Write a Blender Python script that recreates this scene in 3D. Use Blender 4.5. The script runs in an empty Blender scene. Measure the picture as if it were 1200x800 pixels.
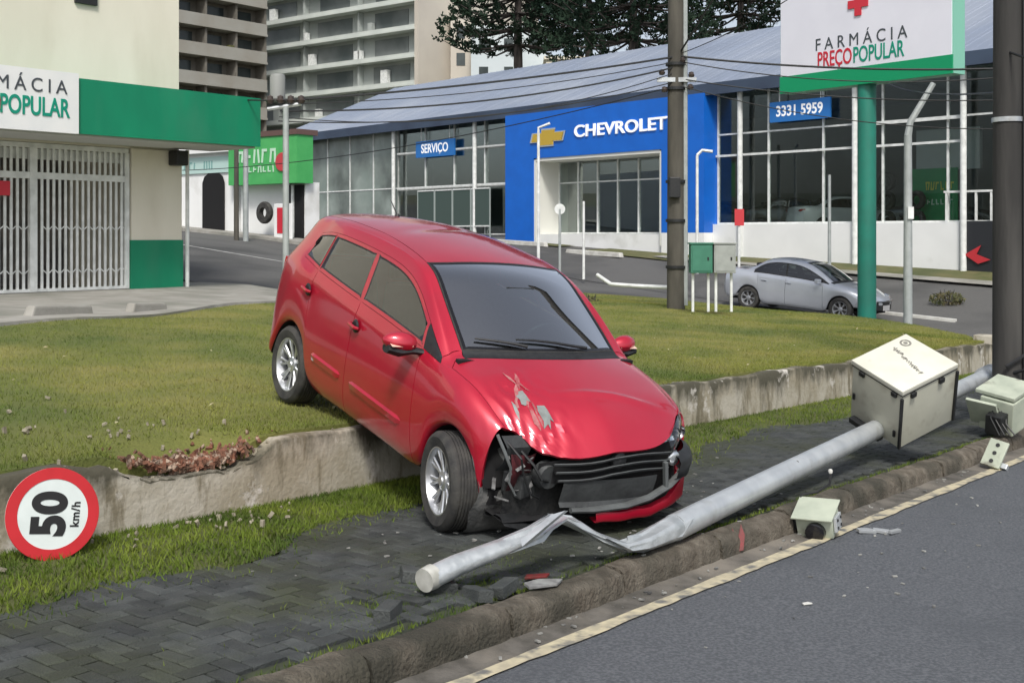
import bpy, bmesh, math, random
import numpy as np
from mathutils import Vector, Matrix, Euler
random.seed(7); rng = np.random.default_rng(7)
R_ = math.radians
scene = bpy.context.scene
COL = scene.collection

# ------------------------------------------------------------------ camera
FPX = 1400.0; HZ = 275.0; CZ = 1.625
cam = bpy.data.cameras.new('camera'); camo = bpy.data.objects.new('camera', cam); COL.objects.link(camo)
camo.location = (0, 0, CZ); camo.rotation_euler = (R_(90), 0, 0)
cam.sensor_width = 36; cam.lens = FPX / 1200 * 36; cam.shift_y = -(400 - HZ) / 1200
cam.clip_start = .1; cam.clip_end = 3000
scene.camera = camo
# ------------------------------------------------------------------ sky, sun, exposure
SUN_EL, SUN_AZ = 50, 178          # azimuth clockwise from +Y (the view direction)
w = bpy.data.worlds.new('World'); scene.world = w; w.use_nodes = True
wn = w.node_tree.nodes; wl = w.node_tree.links
sky = wn.new('ShaderNodeTexSky'); sky.sky_type = 'NISHITA'; sky.sun_disc = False
sky.sun_elevation = R_(SUN_EL); sky.sun_rotation = R_(SUN_AZ)
sky.air_density = 1.0; sky.dust_density = 6.0; sky.ozone_density = .6; sky.altitude = 900
hs = wn.new('ShaderNodeHueSaturation'); hs.inputs['Saturation'].default_value = .5
wl.new(sky.outputs[0], hs.inputs['Color'])
wl.new(hs.outputs[0], wn['Background'].inputs['Color']); wn['Background'].inputs['Strength'].default_value = .088
sl = bpy.data.lights.new('sun', 'SUN'); slo = bpy.data.objects.new('sun', sl); COL.objects.link(slo)
sl.energy = 1.5; sl.angle = R_(11); sl.color = (1, .96, .9)
slo.rotation_euler = (R_(90 - SUN_EL), 0, R_(180 - SUN_AZ)); slo.location = (20, -20, 40)
vs = scene.view_settings; vs.view_transform = 'Standard'; vs.look = 'None'; vs.gamma = 1; vs.exposure = .9
vs.use_curve_mapping = False
scene.cycles.max_bounces = 6; scene.cycles.transparent_max_bounces = 12

# ------------------------------------------------------------------ street frame: s runs along the street, t away from the road
US = Vector((.6247, .7809)); TS = Vector((-.7809, .6247))
def st(s, t, z=0.0):
    return Vector((US.x * s + TS.x * t, US.y * s + TS.y * t, z))
def to_st(v): return US.x * v.x + US.y * v.y, TS.x * v.x + TS.y * v.y
def walk_z(s): return -.03 * s
def at(px, py, Y):
    return Vector(((px - 600) / FPX * Y, Y, CZ + (HZ - py) / FPX * Y))
YAW = math.atan2(US.y, US.x)

# ------------------------------------------------------------------ materials
def srgb(r, g, b):
    f = lambda c: ((c / 255 + .055) / 1.055) ** 2.4 if c > 10 else c / 255 / 12.92
    return (f(r), f(g), f(b), 1)
MATS = {}
def mat(name, col, rough=.6, metal=0., col2=None, scale=4., detail=4., bump=0., bscale=None, coat=0., rand=0., spec=.5, col3=None, scale3=.6, lo=.35, hi=.65, alpha=1., emit=None, estr=0., lo3=.45, hi3=.65, stretch=None):
    if name in MATS: return MATS[name]
    m = bpy.data.materials.new(name); m.use_nodes = True; MATS[name] = m
    nt = m.node_tree; N = nt.nodes; L = nt.links; p = N['Principled BSDF']
    c4 = lambda c: (*c[:3], 1)
    p.inputs['Base Color'].default_value = c4(col); p.inputs['Roughness'].default_value = rough; p.inputs['Metallic'].default_value = metal
    p.inputs['Specular IOR Level'].default_value = spec
    if coat: p.inputs['Coat Weight'].default_value = coat; p.inputs['Coat Roughness'].default_value = .06
    if emit: p.inputs['Emission Color'].default_value = c4(emit); p.inputs['Emission Strength'].default_value = estr
    out = None
    geo = N.new('ShaderNodeNewGeometry'); pos = geo.outputs['Position']
    if stretch:
        vm = N.new('ShaderNodeVectorMath'); vm.operation = 'MULTIPLY'; vm.inputs[1].default_value = stretch; L.new(pos, vm.inputs[0]); pos = vm.outputs[0]
    def noise(sc, det=4.):
        n = N.new('ShaderNodeTexNoise'); n.inputs['Scale'].default_value = sc; n.inputs['Detail'].default_value = det; L.new(pos, n.inputs['Vector']); return n
    def ramp(src, a, b):
        r = N.new('ShaderNodeMapRange'); r.inputs['From Min'].default_value = a; r.inputs['From Max'].default_value = b; L.new(src, r.inputs['Value']); return r.outputs[0]
    def mix(fac, a, b, blend='MIX'):
        x = N.new('ShaderNodeMix'); x.data_type = 'RGBA'; x.blend_type = blend
        if hasattr(fac, 'is_linked'): L.new(fac, x.inputs[0])
        else: x.inputs[0].default_value = fac
        for v, i in ((a, 6), (b, 7)):
            if hasattr(v, 'is_linked'): L.new(v, x.inputs[i])
            else: x.inputs[i].default_value = c4(v)
        return x.outputs[2]
    if col2: out = mix(ramp(noise(scale, detail).outputs[0], lo, hi), col, col2)
    if col3: out = mix(ramp(noise(scale3, 5).outputs[0], lo3, hi3), out if out is not None else col, col3)
    if rand:
        oi = N.new('ShaderNodeObjectInfo'); mr = N.new('ShaderNodeMapRange')
        mr.inputs['To Min'].default_value = 1 - rand; mr.inputs['To Max'].default_value = 1 + rand; L.new(oi.outputs['Random'], mr.inputs[0])
        vv = N.new('ShaderNodeVectorMath'); vv.operation = 'SCALE'; L.new(mr.outputs[0], vv.inputs['Scale'])
        if out is not None: L.new(out, vv.inputs[0])
        else: vv.inputs[0].default_value = col[:3]
        out = vv.outputs[0]
    if out is not None: L.new(out, p.inputs['Base Color'])
    if bump:
        b = N.new('ShaderNodeBump'); b.inputs['Strength'].default_value = bump; b.inputs['Distance'].default_value = .02
        L.new(noise(bscale or scale * 4, 6).outputs[0], b.inputs['Height']); L.new(b.outputs[0], p.inputs['Normal'])
    return m
def glass(name, tint, rough=.0, refl=1.):
    if name in MATS: return MATS[name]
    m = bpy.data.materials.new(name); m.use_nodes = True; MATS[name] = m
    nt = m.node_tree; N = nt.nodes; L = nt.links; N.remove(N['Principled BSDF'])
    o = N['Material Output']; t = N.new('ShaderNodeBsdfTransparent'); t.inputs[0].default_value = (*tint, 1)
    g = N.new('ShaderNodeBsdfGlossy'); g.inputs['Roughness'].default_value = rough; g.inputs[0].default_value = (1, 1, 1, 1)
    fr = N.new('ShaderNodeFresnel'); fr.inputs[0].default_value = 1.5
    mu = N.new('ShaderNodeMath'); mu.operation = 'MULTIPLY'; mu.inputs[1].default_value = refl; mu.use_clamp = True
    L.new(fr.outputs[0], mu.inputs[0])
    x = N.new('ShaderNodeMixShader'); L.new(mu.outputs[0], x.inputs[0]); L.new(t.outputs[0], x.inputs[1]); L.new(g.outputs[0], x.inputs[2]); L.new(x.outputs[0], o.inputs[0])
    return m

# ------------------------------------------------------------------ mesh helpers
class MB:
    def __init__(s): s.v = []; s.f = []; s.sm = False
    def quad(s, *p):
        n = len(s.v); s.v += [tuple(q) for q in p]; s.f.append(tuple(range(n, n + len(p)))); return s
    def box(s, c, d, rot=None, taper=1.):
        c = Vector(c); n = len(s.v); hx, hy, hz = d[0] / 2, d[1] / 2, d[2] / 2
        for z in (-1, 1):
            k = taper if z > 0 else 1
            for x, y in ((-1, -1), (1, -1), (1, 1), (-1, 1)):
                p = Vector((x * hx * k, y * hy * k, z * hz))
                if rot is not None: p = rot @ p
                s.v.append(tuple(c + p))
        for a in ((3, 2, 1, 0), (4, 5, 6, 7), (0, 1, 5, 4), (1, 2, 6, 5), (2, 3, 7, 6), (3, 0, 4, 7)): s.f.append(tuple(n + i for i in a))
        return s
    def tube(s, pts, r, n=8, cap=True, flat=None):
        pts = [Vector(p) for p in pts]; m = len(pts); rr = r if isinstance(r, (list, tuple)) else [r] * m
        base = len(s.v); up = None
        for i, p in enumerate(pts):
            d = (pts[min(i + 1, m - 1)] - pts[max(i - 1, 0)])
            d = d.normalized() if d.length > 1e-9 else Vector((0, 0, 1))
            if up is None:
                up = Vector((0, 0, 1)) if abs(d.z) < .9 else Vector((1, 0, 0))
            a = d.cross(up)
            if a.length < 1e-6: a = d.orthogonal()
            a.normalize(); b = a.cross(d).normalized(); up = b
            fl = flat[i] if flat else 1.
            for k in range(n):
                q = 2 * math.pi * k / n
                s.v.append(tuple(p + a * (math.cos(q) * rr[i]) + b * (math.sin(q) * rr[i] * fl)))
        for i in range(m - 1):
            for k in range(n):
                k2 = (k + 1) % n
                s.f.append((base + i * n + k, base + i * n + k2, base + (i + 1) * n + k2, base + (i + 1) * n + k))
        if cap:
            s.f.append(tuple(base + k for k in range(n))[::-1]); s.f.append(tuple(base + (m - 1) * n + k for k in range(n)))
        return s
    def lathe(s, prof, n=32, axis='y', c=(0, 0, 0)):
        c = Vector(c); base = len(s.v); m = len(prof)
        for (r, h) in prof:
            for k in range(n):
                q = 2 * math.pi * k / n; x, y = r * math.cos(q), r * math.sin(q)
                p = {'y': (x, h, y), 'z': (x, y, h), 'x': (h, x, y)}[axis]
                s.v.append(tuple(c + Vector(p)))
        for i in range(m - 1):
            for k in range(n):
                k2 = (k + 1) % n
                s.f.append((base + i * n + k, base + i * n + k2, base + (i + 1) * n + k2, base + (i + 1) * n + k))
        return s
    def prism(s, poly, d):   # poly: list of 3D points, extruded by the vector d
        n = len(s.v); k = len(poly); d = Vector(d)
        s.v += [tuple(Vector(p)) for p in poly] + [tuple(Vector(p) + d) for p in poly]
        s.f.append(tuple(range(n, n + k))[::-1]); s.f.append(tuple(range(n + k, n + 2 * k)))
        for i in range(k):
            j = (i + 1) % k; s.f.append((n + i, n + j, n + k + j, n + k + i))
        return s
    def grid(s, P):    # P[i][j] points
        n = len(s.v); a, b = len(P), len(P[0])
        for row in P: s.v += [tuple(q) for q in row]
        for i in range(a - 1):
            for j in range(b - 1):
                s.f.append((n + i * b + j, n + (i + 1) * b + j, n + (i + 1) * b + j + 1, n + i * b + j + 1))
        return s
    def mesh(s, name, m=None, smooth=False, fix=True, bevel=0.):
        me = bpy.data.meshes.new(name); me.from_pydata(s.v, [], s.f)
        if fix or bevel:
            bm = bmesh.new(); bm.from_mesh(me)
            if bevel: bmesh.ops.bevel(bm, geom=list(bm.edges), offset=bevel, segments=2, affect='EDGES', profile=.6)
            if fix: bmesh.ops.recalc_face_normals(bm, faces=bm.faces)
            bm.to_mesh(me); bm.free()
        if smooth:
            me.shade_smooth()
            try: me.set_sharp_from_angle(angle=R_(smooth if smooth is not True else 40))
            except Exception: pass
        if m: me.materials.append(m)
        return me
    def build(s, name, m=None, parent=None, smooth=False, loc=None, rot=None, fix=True, bevel=0.):
        return link(name, s.mesh(name, m, smooth, fix, bevel), parent, loc, rot)
def link(name, me, parent=None, loc=None, rot=None):
    o = bpy.data.objects.new(name, me); COL.objects.link(o)
    if parent is not None: o.parent = parent
    if loc is not None: o.location = loc
    if rot is not None: o.rotation_euler = rot
    return o
def tag(o, label=None, cat=None, group=None, kind=None):
    if label: o['label'] = label
    if cat: o['category'] = cat
    if group: o['group'] = group
    if kind: o['kind'] = kind
    return o
def empty(name, loc=(0, 0, 0), rot=(0, 0, 0)):
    o = bpy.data.objects.new(name, None); COL.objects.link(o); o.location = loc; o.rotation_euler = rot; o.empty_display_size = .2
    return o
def copy_tree(o, parent=None):
    c = o.copy(); COL.objects.link(c)
    if parent is not None: c.parent = parent
    for ch in list(o.children): copy_tree(ch, c)
    return c
def frame(origin, ex, ez=(0, 0, 1)):
    ex = Vector(ex).normalized(); ez = Vector(ez); ey = ez.cross(ex).normalized(); ez = ex.cross(ey)
    return Matrix((ex, ey, ez)).transposed().to_4x4() if origin is None else Matrix.Translation(origin) @ Matrix((ex, ey, ez)).transposed().to_4x4()
def text(body, size, m, parent, mw, name='lettering', bold=0., extrude=.004, align='CENTER', sx=1., spacing=1.):
    c = bpy.data.curves.new('txt', 'FONT'); c.body = body; c.size = size; c.extrude = extrude; c.offset = bold; c.align_x = align; c.align_y = 'CENTER'; c.space_character = spacing
    o = bpy.data.objects.new('txt', c); COL.objects.link(o); bpy.context.view_layer.update()
    me = bpy.data.meshes.new_from_object(o.evaluated_get(bpy.context.evaluated_depsgraph_get())); bpy.data.objects.remove(o)
    me.transform(mw @ Matrix.Diagonal((sx, 1, 1, 1))); me.materials.clear(); me.materials.append(m)
    return link(name, me, parent)
def facing(origin, right, up=(0, 0, 1)):   # text frame: x to the reader's right, y up, z towards the reader
    r = Vector(right).normalized(); u = Vector(up).normalized(); n = r.cross(u).normalized(); u = n.cross(r)
    return Matrix.Translation(Vector(origin)) @ Matrix((r, u, n)).transposed().to_4x4()
def strokes(mw, wd, ht, n, m, parent, seed, name='blurred_lettering'):
    """lettering too blurred to read in the photograph: a row of uneven letter-like strokes"""
    r_ = random.Random(seed); b = MB(); cw = wd / n
    for i in range(n):
        if r_.random() < .12: continue
        x = -wd / 2 + (i + .5) * cw; h = ht * r_.uniform(.75, 1.)
        for k in range(r_.randint(1, 2)): b.box((x + cw * (.28 if k else -.22), 0, 0), (cw * .22, h, .01), Matrix.Rotation(r_.uniform(-.15, .15), 3, 'Z'))
        if r_.random() < .75: b.box((x, r_.choice((-.42, .0, .4)) * h, .001), (cw * .62, ht * .2, .01))
    me = b.mesh(name, m); me.transform(mw); o = link(name, me, parent); tag(o, kind='stuff'); return o
def rand_rot(): return Euler((random.uniform(0, 6.3), random.uniform(0, 6.3), random.uniform(0, 6.3))).to_matrix()

# ------------------------------------------------------------------ terrain
GT = [(-400, 2), (-60, -.3), (-12, -.15), (3.5, -.15), (10, .08), (14, .42), (22, 1.08), (34.5, 2.3), (60, 4), (100, 6), (200, 9), (900, 12)]
def g_of(t):
    for (a, za), (b, zb) in zip(GT, GT[1:]):
        if t <= b: return za + (zb - za) * max(0, (t - a)) / (b - a)
    return GT[-1][1]
def side_z(s, t): return -.03 * max(-80, min(s, 90)) + g_of(t)
def ground_z(s, t):
    z = side_z(s, t) - .06
    if s < 30 and t > 3: z -= .5
    if s > 36 and 5 < t < 60: z -= .3
    return z
ss = [-700, -300, -120, -60, -30, -15, -5, 0, 5, 10, 15, 20, 26, 30, 34, 40, 50, 60, 75, 90, 130, 200, 350, 700]
tt = [-700, -300, -120, -60, -30, -12, -5, 0, 3, 3.5, 6, 10, 14, 18, 22, 28, 34.5, 45, 60, 80, 100, 150, 200, 400, 800]
M_soil = mat('soil', (.12, .10, .07), .9, col2=(.07, .09, .04), scale=.3)
g = MB().grid([[st(s, t, ground_z(s, t)) for t in tt] for s in ss]).build('ground', M_soil); tag(g, kind='structure')

# main road
M_asph = mat('asphalt', (.074, .081, .090), .72, col2=(.135, .143, .155), scale=60, detail=3, bump=.6, bscale=130, col3=(.066, .073, .082), scale3=.7, lo=.40, hi=.64, lo3=.5, hi3=.8)
sr = [-40, -20, -10, 0, 5, 10, 15, 20, 25, 40, 60, 90]
road = MB().grid([[st(s, t, walk_z(s) - .15) for t in (-10, -4, 0, 3.38)] for s in sr]).build('road', M_asph); tag(road, kind='structure')
M_gut = mat('gutter_concrete', (.13, .12, .105), .85, col2=(.07, .065, .055), scale=9, bump=.4, bscale=60, col3=(.2, .18, .15), scale3=2.)
gut = MB().grid([[st(s, t, walk_z(s) - .146 + (.02 if t > 3.4 else 0)) for t in (3.28, 3.40, 3.56)] for s in sr]).build('gutter', M_gut); tag(gut, kind='structure')
# painted edge line, worn into uneven strokes
M_yel = mat('worn_yellow_paint', (.56, .50, .34), .75, col2=(.40, .36, .26), scale=14, col3=(.15, .15, .14), scale3=9., lo3=.50, hi3=.66)
ym = MB(); s = -3.
P = []
while s < 45:
    e = .006 * math.sin(s * 5) + random.uniform(-.008, .008)
    P.append([st(s, 3.255 + e, walk_z(s) - .141), st(s, 3.345 - e * .6, walk_z(s) - .141)]); s += .12
ln = ym.grid(P).build('road_edge_line', M_yel); tag(ln, kind='structure')

# kerb of separate stones
M_kerb = mat('kerb_stone', (.085, .07, .052), .9, col2=(.16, .14, .11), scale=14, bump=1., bscale=55, rand=.15, col3=(.045, .042, .03), scale3=2.5)
kerb = empty('kerb', st(0, 3.6, 0)); tag(kerb, kind='structure')
s = -1.6
while s < 40:
    L = random.uniform(.92, 1.08); b = MB(); n = 10; zo = random.uniform(-.008, .008); to = random.uniform(-.008, .008)
    prof = [(3.50, -.17), (3.505, -.06), (3.52, -.02), (3.555, .0), (3.64, .006), (3.66, -.17)]
    P = []
    for i in range(n + 1):
        q = s + .008 + (L - .016) * i / n; P.append([st(q, a + to + random.uniform(-.007, .007), walk_z(q) + h + zo + random.uniform(-.006, .006)) for a, h in prof])
    b.grid(P)
    b.f.append(tuple(range(6))); b.f.append(tuple(n * 6 + k for k in range(6)))
    b.build('kerb_stone', M_kerb, kerb, smooth=50).location = -kerb.location
    s += L

# sidewalk: bed + herringbone pavers, each a block
M_bed = mat('paver_joint', (.028, .034, .022), .95, col2=(.05, .06, .03), scale=12)
walk = MB().grid([[st(s, t, walk_z(s) - .026) for t in (3.6, 4.5, 6.1)] for s in sr]).build('sidewalk', M_bed); tag(walk, kind='structure')
M_pav = mat('paver', (.034, .039, .039), .8, col2=(.060, .066, .064), scale=7, bump=.5, bscale=90, rand=.30, col3=(.040, .046, .028), scale3=1.4)
W = .088
def paver_mesh(nm, sd):
    rr = random.Random(sd); b = MB(); hx, hy = W - .004, W / 2 - .004
    c = .008
    top = [(-hx + c, -hy + c, 0), (hx - c, -hy + c, 0), (hx - c, hy - c, 0), (-hx + c, hy - c, 0)]
    mid = [(-hx, -hy, -.007), (hx, -hy, -.007), (hx, hy, -.007), (-hx, hy, -.007)]
    low = [(x, y, -.06) for x, y, z in mid]
    b.v = [(x + rr.uniform(-.003, .003), y + rr.uniform(-.003, .003), z + rr.uniform(-.002, .002)) for x, y, z in top + mid] + low
    b.f = [(0, 1, 2, 3)] + [(i, i + 4, (i + 1) % 4 + 4, (i + 1) % 4) for i in range(4)] + [(i + 4, i + 8, (i + 1) % 4 + 8, (i + 1) % 4 + 4) for i in range(4)]
    return b
pmb = [paver_mesh('paver', k) for k in range(5)]
pme = [b.mesh('paver', M_pav) for b in pmb]
SLOPE = Matrix.Rotation(YAW, 4, 'Z') @ Matrix.Rotation(math.atan(.03), 4, 'Y')
PO = st(4.3, 3.95)                            # foot of the fallen pole: pavers lifted round it
cand = []
x0, x1 = int(-1 / W), int(26 / W); y0, y1 = int(3.66 / W), int(5.85 / W)
for X in range(x0, x1):
    for Yc in range(y0, y1 + 1):
        d = (X - Yc) % 4
        if d == 0: cs, ct, r = (X + 1) * W, (Yc + .5) * W, 0
        elif d == 3: cs, ct, r = (X + .5) * W, (Yc + 1) * W, 1
        else: continue
        if ct < 3.74 or ct > 5.40 + .22 * math.sin(cs * 1.3) + .1 * math.sin(cs * 4.1): continue
        p = st(cs, ct, walk_z(cs) - .004)
        if p.y < 3.4: continue
        px = 600 + FPX * p.x / p.y; py = HZ + FPX * (CZ - p.z) / p.y
        if not (-60 < px < 1260 and py < 860): continue
        cand.append((p.y, cs, ct, r, p, py < 812 and -25 < px < 1225))
cand.sort(key=lambda c: (not c[5], c[0]))
bulk = MB()
for k, (dist, cs, ct, r, p, ins) in enumerate(cand):
    dd = (Vector((p.x, p.y)) - Vector((PO.x, PO.y))).length
    tilt = random.gauss(0, .008); tilt2 = random.gauss(0, .008); lift = random.gauss(0, .0015)
    if dd < .42 and random.random() < .5:
        if random.random() < .3: continue
        lift += random.uniform(0, .012); tilt += random.uniform(-.14, .14); tilt2 += random.uniform(-.1, .1)
    mw = Matrix.Translation(p + Vector((0, 0, lift))) @ SLOPE @ Matrix.Rotation(r * math.pi / 2 + random.gauss(0, .012), 4, 'Z') @ Matrix.Rotation(tilt, 4, 'X') @ Matrix.Rotation(tilt2, 4, 'Y')
    q = random.randrange(5)
    if k < 300:
        o = link('paver', pme[q], walk); o.matrix_world = mw
    else:
        n = len(bulk.v); bulk.v += [tuple(mw @ Vector(v)) for v in pmb[q].v]; bulk.f += [tuple(n + i for i in f) for f in pmb[q].f]
o = bulk.build('paver_field', mat('paver_far', (.030, .034, .034), .8, col2=(.062, .068, .066), scale=7, bump=.5, bscale=90, col3=(.040, .046, .028), scale3=1.4), walk); tag(o, kind='stuff')

# retaining wall
WT = 6.10
def wall_h(s):
    h = .45 + .012 * math.sin(s * 2.1) + .008 * math.sin(s * 7.3)
    def dip(c, wd, d):
        q = abs(s - c) / wd
        return d * max(0, 1 - q ** 2.2) if q < 1 else 0
    return h - dip(4.55, .62, .17) - dip(4.0, .35, .05) - .02 * (s < 3.9)
def wall_mat():
    m = mat('stained_concrete', (.36, .32, .245), .9, bump=.35, bscale=30)
    N = m.node_tree.nodes; L = m.node_tree.links; p = N['Principled BSDF']
    geo = [n for n in N if n.type == 'NEW_GEOMETRY'][0]
    def mixc(f, a, b):
        x = N.new('ShaderNodeMix'); x.data_type = 'RGBA'; L.new(f, x.inputs[0])
        for v, i in ((a, 6), (b, 7)):
            if hasattr(v, 'is_linked'): L.new(v, x.inputs[i])
            else: x.inputs[i].default_value = (*v, 1)
        return x.outputs[2]
    def nz(sc, a, b, st_=(1, 1, 1), det=6):
        vm = N.new('ShaderNodeVectorMath'); vm.operation = 'MULTIPLY'; vm.inputs[1].default_value = st_; L.new(geo.outputs['Position'], vm.inputs[0])
        n = N.new('ShaderNodeTexNoise'); n.inputs['Scale'].default_value = sc; n.inputs['Detail'].default_value = det; n.inputs['Roughness'].default_value = .65; L.new(vm.outputs[0], n.inputs['Vector'])
        r = N.new('ShaderNodeMapRange'); r.inputs['From Min'].default_value = a; r.inputs['From Max'].default_value = b; L.new(n.outputs[0], r.inputs[0]); return r.outputs[0]
    c = mixc(nz(1.6, .42, .6), (.33, .295, .22), (.46, .43, .36))
    c = mixc(nz(5., .52, .62, (1, 1, .25)), c, (.2, .175, .12))          # runs
    at_ = N.new('ShaderNodeAttribute'); at_.attribute_name = 'grime'
    ad = N.new('ShaderNodeMath'); ad.operation = 'ADD'; L.new(nz(3.2, .2, .8, (1, 1, .4)), ad.inputs[0]); L.new(at_.outputs['Fac'], ad.inputs[1])
    r = N.new('ShaderNodeMapRange'); r.inputs['From Min'].default_value = .62; r.inputs['From Max'].default_value = 1.0; L.new(ad.outputs[0], r.inputs[0])
    c = mixc(r.outputs[0], c, (.075, .07, .048))                        # black algae along the top
    c = mixc(nz(2.3, .6, .66), c, (.58, .55, .5))                        # flaked whitewash
    L.new(c, p.inputs['Base Color']); return m
M_wall = wall_mat()
b = MB(); P = []; gr = []
s = -4.
while s <= 20.3:
    h = wall_h(s); zb = walk_z(s); jit = [random.uniform(-.002, .002) for _ in range(9)]
    rough = .018 if 3.95 < s < 5.2 else .002
    hh = h + random.uniform(-rough, rough)
    prof = [(0, -.12, 0), (.0, .08, 0), (.0, .16, 0), (.002, .25, .1), (.003, .33, .3), (.002, hh - .02, .55), (.018, hh, .45), (.15, hh + .004, .3), (.165, -.12, 0)]
    prof = [(a, min(z, hh), q) for a, z, q in prof]
    P.append([st(s, WT + a + jit[k] * .6, zb + z + jit[k] * .4) for k, (a, z, q) in enumerate(prof)]); gr += [q for _, _, q in prof]
    s += .07
b.grid(P); me = b.mesh('retaining_wall', M_wall, smooth=45, fix=False)
a_ = me.attributes.new('grime', 'FLOAT', 'POINT'); a_.data.foreach_set('value', gr)
tag(link('retaining_wall', me), 'low stained concrete retaining wall with a smashed top, holding back the lawn', 'wall')
bm = MB().box(st(20.45, 6.2, walk_z(20.45) + .2), (.3, .45, .75), Matrix.Rotation(YAW, 3, 'Z')).build('wall_post', M_wall, bevel=.02)
tag(bm, 'short concrete post ending the low wall beside the dark utility pole', 'post')

# lawn
def lawn_edge(s):      # outer limit of the lawn in t
    if s < 15: return 14 + (s - 7.5) * .43
    return None
def lawn_z(s, t):
    u = max(0., t - 6.2)
    z = -.03 * s + .45 + .034 * u + .018 * math.sin(s * .9 + t * .5) + .012 * math.sin(s * 2.3 - t * 1.7) * min(1, u)
    z += .07 * math.exp(-((s - 20) / 3) ** 2 - ((t - 12) / 4) ** 2)
    d = math.hypot((s - 4.55) / .6, (t - 6.2) / .35)     # scooped earth behind the smashed wall
    if d < 1: z -= .14 * (1 - d * d)
    return z
poly = [(-6, 6.2), (20.2, 6.2), (21.8, 7.0), (23.3, 8.4), (24.8, 10.8), (26, 14), (26.2, 17.5), (24, 20), (18, 19.2), (14.5, 17), (7.5, 14), (0, 11), (-6, 9)]
def in_poly(s, t):
    c = False; n = len(poly)
    for i in range(n):
        (x1, y1), (x2, y2) = poly[i], poly[(i + 1) % n]
        if (y1 > t) != (y2 > t) and s < (x2 - x1) * (t - y1) / (y2 - y1) + x1: c = not c
    return c
def t_range(s):
    ts = []
    n = len(poly)
    for i in range(n):
        (x1, y1), (x2, y2) = poly[i], poly[(i + 1) % n]
        if (x1 > s) != (x2 > s): ts.append(y1 + (y2 - y1) * (s - x1) / (x2 - x1))
    ts.sort(); return ts[0], ts[-1]
M_lawn = mat('lawn_turf', (.13, .145, .03), .95, col2=(.19, .18, .05), scale=1.1, detail=6, bump=.6, bscale=40, col3=(.085, .11, .022), scale3=.45)
b = MB(); P = []
s = -5.9
while s < 26.15:
    a, e = t_range(s); n = 44
    row = []
    for k in range(n + 1):
        q = (k / n) ** 1.5; t = a + (e - a) * q; row.append(st(s, t, lawn_z(s, t)))
    row.insert(0, row[0] - Vector((0, 0, .35))); row.append(row[-1] - Vector((0, 0, 1.2)))
    P.append(row); s += .2
lw = b.grid(P).build('lawn', M_lawn, smooth=60); tag(lw, kind='structure')
def blades(name, mtl, pts, hgt, wid, parent=None):
    n = len(pts); pts = np.array(pts, dtype=np.float32)
    an = rng.uniform(0, 6.283, n); h = hgt * rng.uniform(.5, 1.3, n); le = rng.normal(0, .55, (n, 2)) * h[:, None]
    wx, wy = np.cos(an) * wid, np.sin(an) * wid
    v = np.zeros((n, 3, 3), np.float32); v[:, :, :] = pts[:, None, :]
    v[:, 0, 0] -= wx; v[:, 0, 1] -= wy; v[:, 1, 0] += wx; v[:, 1, 1] += wy; v[:, 2, 0] += le[:, 0]; v[:, 2, 1] += le[:, 1]; v[:, 2, 2] += h
    v[:, :2, 2] -= .006
    me = bpy.data.meshes.new(name); me.vertices.add(3 * n); me.loops.add(3 * n); me.polygons.add(n)
    me.vertices.foreach_set('co', v.ravel()); me.loops.foreach_set('vertex_index', np.arange(3 * n, dtype=np.int32))
    me.polygons.foreach_set('loop_start', np.arange(0, 3 * n, 3, dtype=np.int32)); me.polygons.foreach_set('loop_total', np.full(n, 3, np.int32))
    me.update(); me.materials.append(mtl); return link(name, me, parent)
M_grass = mat('grass_blade', (.165, .195, .036), .8, col2=(.235, .225, .06), scale=1.1, detail=6, col3=(.085, .125, .024), scale3=.45, spec=.2)
M_gras2 = mat('verge_grass', (.10, .155, .016), .8, col2=(.16, .20, .03), scale=3., col3=(.055, .09, .014), scale3=1.2, spec=.2)
pts = []
while len(pts) < 190000:
    s = random.uniform(-2, 26); t = 6.17 + (random.random() ** 1.7) * 13.5
    if not in_poly(s, t): continue
    if math.hypot((s - 4.55) / .5, (t - 6.2) / .3) < 1: continue
    p = st(s, t, lawn_z(s, t))
    if p.y < 4: continue
    px = 600 + FPX * p.x / p.y
    if px < -40 or px > 1240: continue
    if s < 8 and t < 9 and random.random() < .25 * (math.sin(s * 3 + t * 2) > .4): continue
    pts.append(p)
tag(blades('lawn_grass', M_grass, pts, .026, .004), 'short yellow-green lawn grass above the low wall', 'grass', kind='stuff')
pts = []
while len(pts) < 42000:
    s = random.uniform(-2, 22) if random.random() < .6 else random.uniform(1.5, 8)
    e = 5.40 + .22 * math.sin(s * 1.3) + .1 * math.sin(s * 4.1)
    t = random.uniform(e - .05 - .25 * (random.random() < .12), 6.11)
    if random.random() < .25: t = 6.1 - random.random() ** 2 * .25
    pts.append(st(s, t, walk_z(s) + .012 * min(1, (t - e) / .3)))
vg = MB().grid([[st(s, 5.3 + .22 * math.sin(s * 1.3), walk_z(s) - .014), st(s, 5.7, walk_z(s) + .006), st(s, 6.12, walk_z(s) + .02)] for s in np.arange(-4, 22, .25)]).build('verge', mat('verge_soil', (.06, .075, .02), .95, col2=(.09, .10, .03), scale=5, bump=.6)); tag(vg, kind='structure')
tag(blades('verge_grass', M_gras2, pts, .036, .0045), 'bright green grass strip between the pavers and the low wall', 'grass', kind='stuff')
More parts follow.
